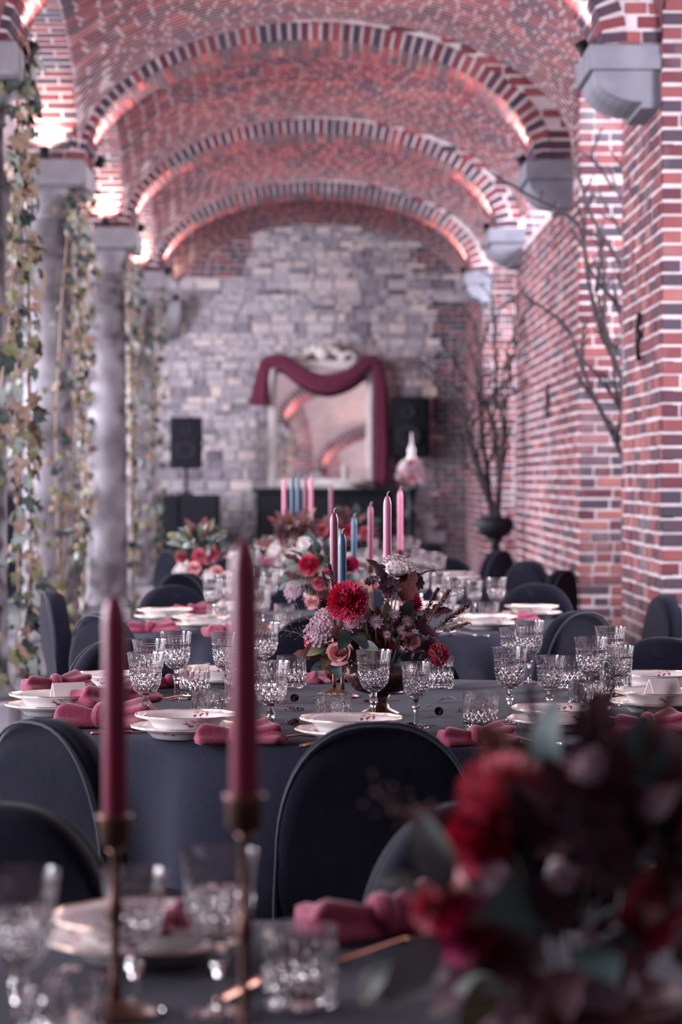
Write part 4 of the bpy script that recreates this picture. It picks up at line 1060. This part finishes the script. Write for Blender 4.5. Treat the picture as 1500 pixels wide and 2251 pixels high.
def spike(m):
    mb = MB(); mb.tube([(0, 0, 0), (.02, 0, .5), (.05, 0, 1)], .012, 5); rnd = random.Random(3)
    for k in range(110):
        t = .35 + .65 * rnd.random(); a = rnd.uniform(0, 6.3); r = .05 * (1.2 - t); p = Vector((.05 * t + r * math.cos(a), r * math.sin(a), t))
        petal(mb, p, Vector((math.cos(a), math.sin(a), 1.4)), .075, .03, .1, Vector((0, 0, 1)))
    return mb.mesh('spike', m)
def twig(m):
    mb = MB(); rnd = random.Random(8); mb.tube([(0, 0, 0), (.03, 0, .4), (0, .02, .8), (.05, 0, 1)], [.01, .008, .005, .003], 5)
    for k in range(14):
        t = .3 + .05 * k; a = k * 2.4; b_ = Vector((.02, 0, t)); e = b_ + Vector((.18 * math.cos(a), .18 * math.sin(a), .14)); mb.tube([b_, e], [.004, .002], 4); mb.ball(e, .016, 5, 4)
    return mb.mesh('twig', m)
FM = dict(dahlia_c=('dahlia', dahlia(M_FL['crimson'])), dahlia_m=('dahlia', dahlia(M_FL['magenta'])), dahlia_o=('dahlia', dahlia(M_FL['coral'])), rose=('rose', rose(M_FL['rose'])),
          carn=('carnation', carnation(M_FL['coral'])), white=('floret_cluster', florets(M_FL['white'])), hyd=('hydrangea', florets(M_FL['lilac'], 70)), ast=('astrantia', astrantia(M_FL['lilac'])),
          cos=('cosmos', cosmos(M_FL['choc'])), oak=('oak_leaf', leaf(M_LEAF['burg'], 3, .34)), rust=('oak_leaf', leaf(M_LEAF['rust'], 3, .32)), bot=('leaf', leaf(M_LEAF['bottle'], 0, .3)), sage=('eucalyptus_leaf', leaf(M_LEAF['sage'], 0, .26)),
          olv=('leaf', leaf(M_LEAF['olive'], 0, .24)), spike=('seed_spike', spike(M_LEAF['burg'])), twig=('twig', twig(M_LEAF['brown'])), grass=('grass_plume', spike(M_LEAF['rust'])), dry=('dry_leaf', leaf(M_LEAF['brown'], 2, .3)))
ISLEAF = ('oak', 'rust', 'bot', 'sage', 'olv', 'dry'); ISUP = ('spike', 'twig', 'grass')
def flower(o, kind, loc, size, face, roll=None, stem_to=None):
    nm, m = FM[kind]; f = link(nm, m, o); f.location = loc; face = Vector(face).normalized()
    roll = random.uniform(0, 6.3) if roll is None else roll
    if kind in ISLEAF:            # +Y of the leaf along 'face'
        up = Vector((random.gauss(0, .4), -.8 + random.gauss(0, .4), .6 + random.gauss(0, .4))); z = (up - face * up.dot(face)).normalized(); x = face.cross(z)
        f.rotation_euler = Matrix((x, face, z)).transposed().to_euler()
    else: f.rotation_euler = (frame(face) @ Matrix.Rotation(roll, 3, 'Z')).to_euler()
    f.scale = (size,) * 3
    if stem_to is not None:
        inv = f.matrix_basis.inverted(); a = inv @ Vector(loc); b = inv @ Vector(stem_to); mid = (a + b) / 2 + Vector((.1, .1, 0))
        MB().tube([a, mid, b], .0016 / size, 5).build('stem', M_FL['stem'], f)
    return f
def bowl(o, h, r, legs=True):
    mb = MB(); mb.lathe([(r * .3, h * .42), (r * .7, h * .5), (r, h * .75), (r * .95, h), (r * .9, h), (r * .9, h * .78), (r * .2, h * .5)], 32); mb.build('bowl', M_BOWL, o, True)
    mb = MB(); mb.lathe([(r * .55, 0), (r * .57, .006), (r * .3, h * .14), (r * .22, h * .28), (r * .32, h * .44)], 28); mb.build('pedestal', M_BOWL, o, True)
# --- the dahlia bowl
c0 = on_table(835, 1572)
B2 = thing('flower_bowl', 'pedestal bowl of crimson dahlia, blush rose and dark foliage among crystal goblets', 'flower arrangement', c0)
bowl(B2, .12, .085)
heart = Vector((0, 0, .12))
def L2(px, py, dy=0.0): return at(px, py, c0.y + dy) - c0
for (k, px, py, dy, sz, face) in (('dahlia_c', 764, 1322, -.09, .058, (-.35, -1, .35)), ('rose', 745, 1436, -.10, .034, (-.2, -1, .5)), ('carn', 962, 1440, -.05, .030, (.8, -.8, .1)), ('carn', 690, 1412, .05, .024, (-1, -.4, .3)),
        ('white', 872, 1246, .0, .040, (.1, -.3, 1)), ('hyd', 703, 1388, -.07, .036, (-.6, -1, .4)), ('hyd', 715, 1362, -.03, .030, (-.6, -.8, .6)), ('white', 905, 1262, .03, .026, (.4, -.3, 1)), ('cos', 857, 1292, -.04, .030, (0, -.7, .6)), ('cos', 880, 1262, .02, .024, (.2, -.6, .7)), ('cos', 912, 1280, -.01, .026, (.5, -.7, .4)), ('cos', 820, 1280, .03, .022, (-.3, -.5, .8)),
        ('ast', 802, 1340, -.09, .014, (0, -1, .4)), ('ast', 826, 1368, -.10, .018, (.1, -1, .3)), ('ast', 866, 1350, -.09, .015, (.2, -1, .4)), ('ast', 893, 1366, -.08, .014, (.4, -1, .3)), ('ast', 800, 1360, -.08, .012, (-.3, -1, .3)), ('ast', 880, 1385, -.09, .012, (.3, -1, .1)), ('ast', 850, 1395, -.10, .010, (0, -1, .2)), ('hyd', 775, 1372, -.06, .022, (-.1, -1, .4)),
        ('dahlia_m', 905, 1330, .06, .034, (.4, -.3, .8)), ('dahlia_m', 838, 1420, -.02, .036, (.1, -1, .2)), ('rose', 905, 1410, -.04, .026, (.4, -.8, .3))):
    p = L2(px, py, dy); flower(B2, k, p, sz, face, None, heart + Vector((p.x * .3, p.y * .3, -.03)))
for (k, px, py, dy, sz, face) in (('oak', 845, 1285, -.02, .075, (-.55, -.2, 1)), ('rust', 885, 1320, -.04, .08, (.45, -.3, 1)), ('oak', 905, 1300, .0, .075, (.6, -.2, .8)), ('rust', 880, 1290, .02, .06, (.4, 0, 1)), ('bot', 770, 1400, -.09, .065, (.5, -.6, -.3)), ('bot', 760, 1385, -.09, .06, (-.2, -.7, -.7)), ('sage', 790, 1420, -.10, .055, (.8, -.6, -.1)), ('olv', 735, 1395, -.05, .06, (-1, -.4, -.1)), ('olv', 720, 1420, -.04, .055, (-1, -.3, -.4)),
        ('dry', 760, 1460, -.07, .06, (-.9, -.6, -.2)), ('rust', 700, 1440, -.03, .06, (-1, -.3, .1)), ('bot', 740, 1460, -.08, .05, (.1, -.8, -.5)), ('oak', 920, 1390, -.05, .06, (.9, -.5, -.1)), ('oak', 935, 1360, -.03, .07, (1, -.3, .4))):
    flower(B2, k, L2(px, py, dy), sz, face)
for k in range(34):       # trailing foliage that hides the candlesticks
    p = L2(random.uniform(715, 800), random.uniform(1385, 1470), random.uniform(-.05, .06))
    flower(B2, random.choice(('oak', 'bot', 'olv', 'oak', 'dry', 'rust')), p, random.uniform(.03, .055), (random.gauss(-.4, .5), -.5, random.gauss(-.1, .4)))
for k in range(120):      # dark mass of leaves
    a = random.uniform(0, 2 * PI); el = random.uniform(-.25, 1.2); d_ = Vector((math.cos(el) * math.cos(a), math.cos(el) * math.sin(a), math.sin(el)))
    p = Vector((.01, 0, .15)) + Vector((d_.x * .09, d_.y * .07, d_.z * .09)) * random.uniform(.5, 1.15)
    flower(B2, random.choice(('oak', 'oak', 'oak', 'oak', 'bot', 'rust', 'olv')), p, random.uniform(.03, .06), d_ + Vector((0, 0, .25)))
for (k, px, py, sz, face) in (('spike', 935, 1400, .13, (.75, -.1, .62)), ('spike', 915, 1380, .11, (.5, -.1, .8)), ('grass', 930, 1390, .12, (.6, -.2, .9)), ('spike', 745, 1340, .11, (-.25, 0, 1)), ('twig', 715, 1370, .12, (-.6, -.1, 1)), ('twig', 735, 1400, .12, (-.9, -.2, .6)), ('twig', 930, 1360, .12, (.8, 0, .7)), ('twig', 905, 1400, .14, (.9, -.3, .3)), ('spike', 730, 1320, .07, (-.3, 0, 1)), ('twig', 760, 1470, .08, (-.9, -.5, -.2)), ('grass', 945, 1400, .10, (1, -.2, .35)), ('twig', 700, 1400, .09, (-1, 0, .2)), ('twig', 770, 1480, .07, (.2, -1, -.3))):
    flower(B2, k, L2(px, py, -.03), sz, face)
# --- the foreground bouquet
c1 = Vector((at(1290, 1900, 2.12).x, 2.12, TZ))
B1 = thing('flower_bowl', 'large dark bouquet of magenta and coral dahlias on the foreground table', 'flower arrangement', c1)
bowl(B1, .12, .09)
def L1(px, py, dy=0.0): return at(px, py, c1.y + dy) - c1
for (k, px, py, dy, sz, face) in (('dahlia_o', 1105, 1760, -.04, .050, (-.7, -.4, .75)), ('dahlia_c', 1060, 1850, -.05, .040, (-.8, -.7, .2)), ('dahlia_m', 1022, 2040, -.06, .038, (-.8, -.8, .2)), ('dahlia_o', 1445, 1990, -.08, .034, (.3, -1, .3)), ('dahlia_c', 1420, 2040, -.08, .030, (.1, -1, .2)), ('carn', 1490, 1830, .0, .028, (.5, -.7, .5)), ('rose', 990, 1965, -.05, .026, (-.7, -.8, .3)), ('carn', 960, 2000, -.05, .022, (-.7, -.8, .3)),
        ('ast', 1240, 1840, -.08, .016, (0, -1, .3)), ('ast', 1235, 1930, -.09, .014, (0, -1, .3)), ('hyd', 1345, 2150, -.09, .026, (0, -1, .1)), ('ast', 1090, 1930, -.08, .014, (-.3, -1, .2)), ('cos', 1300, 1800, -.08, .03, (0, -1, .4)), ('cos', 1200, 2000, -.09, .03, (0, -1, .2)), ('cos', 1340, 1900, -.09, .03, (.1, -1, .2)), ('white', 1090, 1945, -.06, .012, (-.3, -1, .3)), ('hyd', 1300, 1690, .02, .022, (0, -.6, .8)), ('ast', 1400, 1740, .0, .016, (.3, -.7, .6)), ('hyd', 1105, 2230, -.08, .022, (-.3, -1, .1))):
    p = L1(px, py, dy); flower(B1, k, p, sz, face, None, Vector((p.x * .3, p.y * .3, .1)))
for (k, px, py, dy, sz, face) in (('sage', 985, 1960, -.06, .07, (-.35, -.2, 1)), ('sage', 965, 2060, -.07, .075, (-.65, -.5, -.7)), ('sage', 860, 2120, -.07, .04, (-.7, -.2, -.8)), ('sage', 1000, 2180, -.08, .05, (1, -.5, .1)), ('sage', 930, 1960, -.06, .04, (-1, -.3, .3)), ('dry', 930, 2130, -.06, .06, (-.9, -.4, -.3)), ('olv', 1080, 2150, -.08, .06, (-.4, -.6, -.6))):
    flower(B1, k, L1(px, py, dy), sz, face)
for k in range(110):
    a = random.uniform(0, 2 * PI); el = random.uniform(-.6, 1.3); d_ = Vector((math.cos(el) * math.cos(a), math.cos(el) * math.sin(a), math.sin(el)))
    p = Vector((.01, 0, .2)) + Vector((d_.x * .10, d_.y * .09, d_.z * .11)) * random.uniform(.55, 1.1)
    flower(B1, random.choice(('oak', 'oak', 'oak', 'oak', 'bot', 'rust')), p, random.uniform(.05, .09), d_ + Vector((0, 0, .2)))
for (k, px, py, sz, face) in (('spike', 1190, 1760, .10, (-.1, 0, 1)), ('grass', 1230, 1740, .09, (0, 0, 1)), ('spike', 1330, 1740, .11, (.1, 0, 1)), ('grass', 1400, 1740, .10, (.3, 0, 1)), ('twig', 1150, 1760, .11, (-.3, 0, 1)), ('spike', 1460, 1780, .10, (.5, 0, 1)), ('twig', 1020, 1850, .09, (-1, 0, .5)), ('spike', 1270, 1740, .10, (.05, -.1, 1))):
    flower(B1, k, L1(px, py, 0), sz, face)
# --- bouquets further back
def bouquet(loc, label, sc, spec, nleaf, leafs, bw=.085):
    o = thing('flower_bowl', label, 'flower arrangement', loc); bowl(o, .12 * sc, bw)
    for (k, dx, dz, dy, sz) in spec:
        p = Vector((dx, dy, dz)); flower(o, k, p, sz, (dx * 6, -1, .6), None, Vector((dx * .3, 0, .1)))
    for k in range(nleaf):
        a = random.uniform(0, 2 * PI); el = random.uniform(-.3, 1.3); d_ = Vector((math.cos(el) * math.cos(a), math.cos(el) * math.sin(a), math.sin(el)))
        p = Vector((0, 0, .16 * sc)) + Vector((d_.x * .10, d_.y * .08, d_.z * .09)) * sc * random.uniform(.6, 1.1)
        flower(o, random.choice(leafs), p, random.uniform(.05, .08) * sc, d_ + Vector((0, 0, .2)))
bouquet((at(715, 1250, 9.35).x, 9.35, TZ), 'bowl of bright crimson dahlias and eucalyptus behind the dahlia bowl', 1.15, [('dahlia_c', -.06, .24, -.08, .05), ('dahlia_c', .02, .2, -.09, .036), ('carn', -.02, .17, -.1, .03), ('dahlia_m', .1, .24, -.02, .04), ('white', .06, .15, -.1, .03), ('hyd', -.12, .14, -.06, .04), ('rose', -.05, .1, -.11, .03), ('white', -.08, .32, 0, .03)], 45, ('oak', 'sage', 'bot', 'rust', 'olv'))
bouquet((at(655, 1200, 12.85).x, 12.85, TZ), 'dark dried-leaf bowl among the cluster of pink and blue candles', 1.4, [('cos', -.08, .3, -.08, .05), ('oak', 0, .3, -.1, .1), ('white', -.12, .2, -.1, .04), ('white', -.02, .16, -.1, .05), ('hyd', .1, .2, -.1, .05), ('carn', .12, .3, 0, .04)], 50, ('oak', 'dry', 'rust', 'oak'))
bouquet((at(442, 1270, 12.95).x, 12.95, TZ), 'low coral and cream bouquet with pale green leaves near the far column', 1.2, [('carn', .0, .16, -.1, .045), ('dahlia_o', .06, .17, -.06, .045), ('rose', -.03, .1, -.12, .04), ('white', -.1, .08, -.1, .045), ('rose', .09, .08, -.1, .04), ('white', .05, .05, -.12, .04), ('carn', -.1, .15, -.02, .035)], 50, ('sage', 'olv', 'sage', 'bot', 'rust'))
bouquet((at(770, 1200, 16.6).x, 16.6, TZ), 'small red floral bowl on the table closest to the mirror', 1.3, [('dahlia_c', 0, .22, -.1, .06), ('carn', .1, .2, -.1, .05), ('hyd', -.1, .18, -.1, .05)], 35, ('oak', 'rust', 'bot'))
# tall cream urn of flowers on a dark stand
p = at(905, 1055, 22.0)
u = thing('flower_stand', 'tall dark stand with cream flower ball and pale finial beside the mirror', 'flower stand', (p.x, 22.0, 0))
mb = MB(); mb.lathe([(.2, 0), (.2, .02), (.06, .05), (.03, .12), (.03, .95), (.07, 1.0), (.03, 1.05), (.05, 1.2), (.09, 1.24)], 20); mb.build('stand', M_DARK, u, True)
mb = MB(); mb.lathe([(.03, 1.45), (.05, 1.5), (.03, 1.54), (.035, 1.58), (.012, 1.64), (.006, 1.74)], 14); mb.build('finial', M_CREAM, u, True)
for k in range(16):
    a = k * 2.4; el = -.5 + 1.7 * k / 16; flower(u, random.choice(('white', 'hyd', 'hyd', 'rose')), Vector((.11 * math.cos(el) * math.cos(a), .11 * math.cos(el) * math.sin(a), 1.36 + .12 * math.sin(el))), .05, (math.cos(a), math.sin(a), .4))
# dried petals, cones and sprigs strewn on the dahlia table
def cone():
    mb = MB()
    for k in range(46):
        t = k / 46; a = k * 2.4; r = .011 * math.sin(PI * (t * .85 + .12)); petal(mb, Vector((0, 0, -.014 + .03 * t)), Vector((math.cos(a), math.sin(a), .5)), r + .003, .006, .2, Vector((0, 0, 1)))
    return mb.mesh('cone', M_LEAF['burg'])
CONE = cone()
spots = ((650, 1545), (690, 1560), (672, 1580), (640, 1600), (600, 1560), (720, 1545), (760, 1600), (880, 1545), (930, 1562), (965, 1575), (985, 1562), (1005, 1545), (900, 1610), (960, 1600), (590, 1580), (660, 1612), (1030, 1560), (615, 1545))
for i, (x, y) in enumerate(spots):
    p = on_table(x, y)
    if i % 3 == 0:
        o = link('seed_cone', CONE); o.location = p + Vector((0, 0, .0125)); o.rotation_euler = (PI / 2, 0, random.uniform(0, 6)); tag(o, 'small dark seed cone strewn around the dahlia bowl', 'seed cone', 'seed cones on the cloth')
    elif i % 3 == 1:
        o = link('dried_sprig', FM['grass'][1]); o.location = p + Vector((0, 0, .005)); s_ = random.uniform(.07, .1); o.scale = (s_,) * 3; o.rotation_euler = (PI / 2, 0, random.uniform(0, 6)); tag(o, 'thin dried grass sprig strewn around the dahlia bowl', 'dried sprig', 'dried sprigs on the cloth')
    else:
        o = link('dried_leaf', FM['dry'][1]); o.location = p + Vector((0, 0, .006)); s_ = random.uniform(.035, .06); o.scale = (s_,) * 3; o.rotation_euler = (0, 0, random.uniform(0, 6)); tag(o, 'curled beige dried leaf strewn around the dahlia bowl', 'dried leaf', 'dried leaves on the cloth')
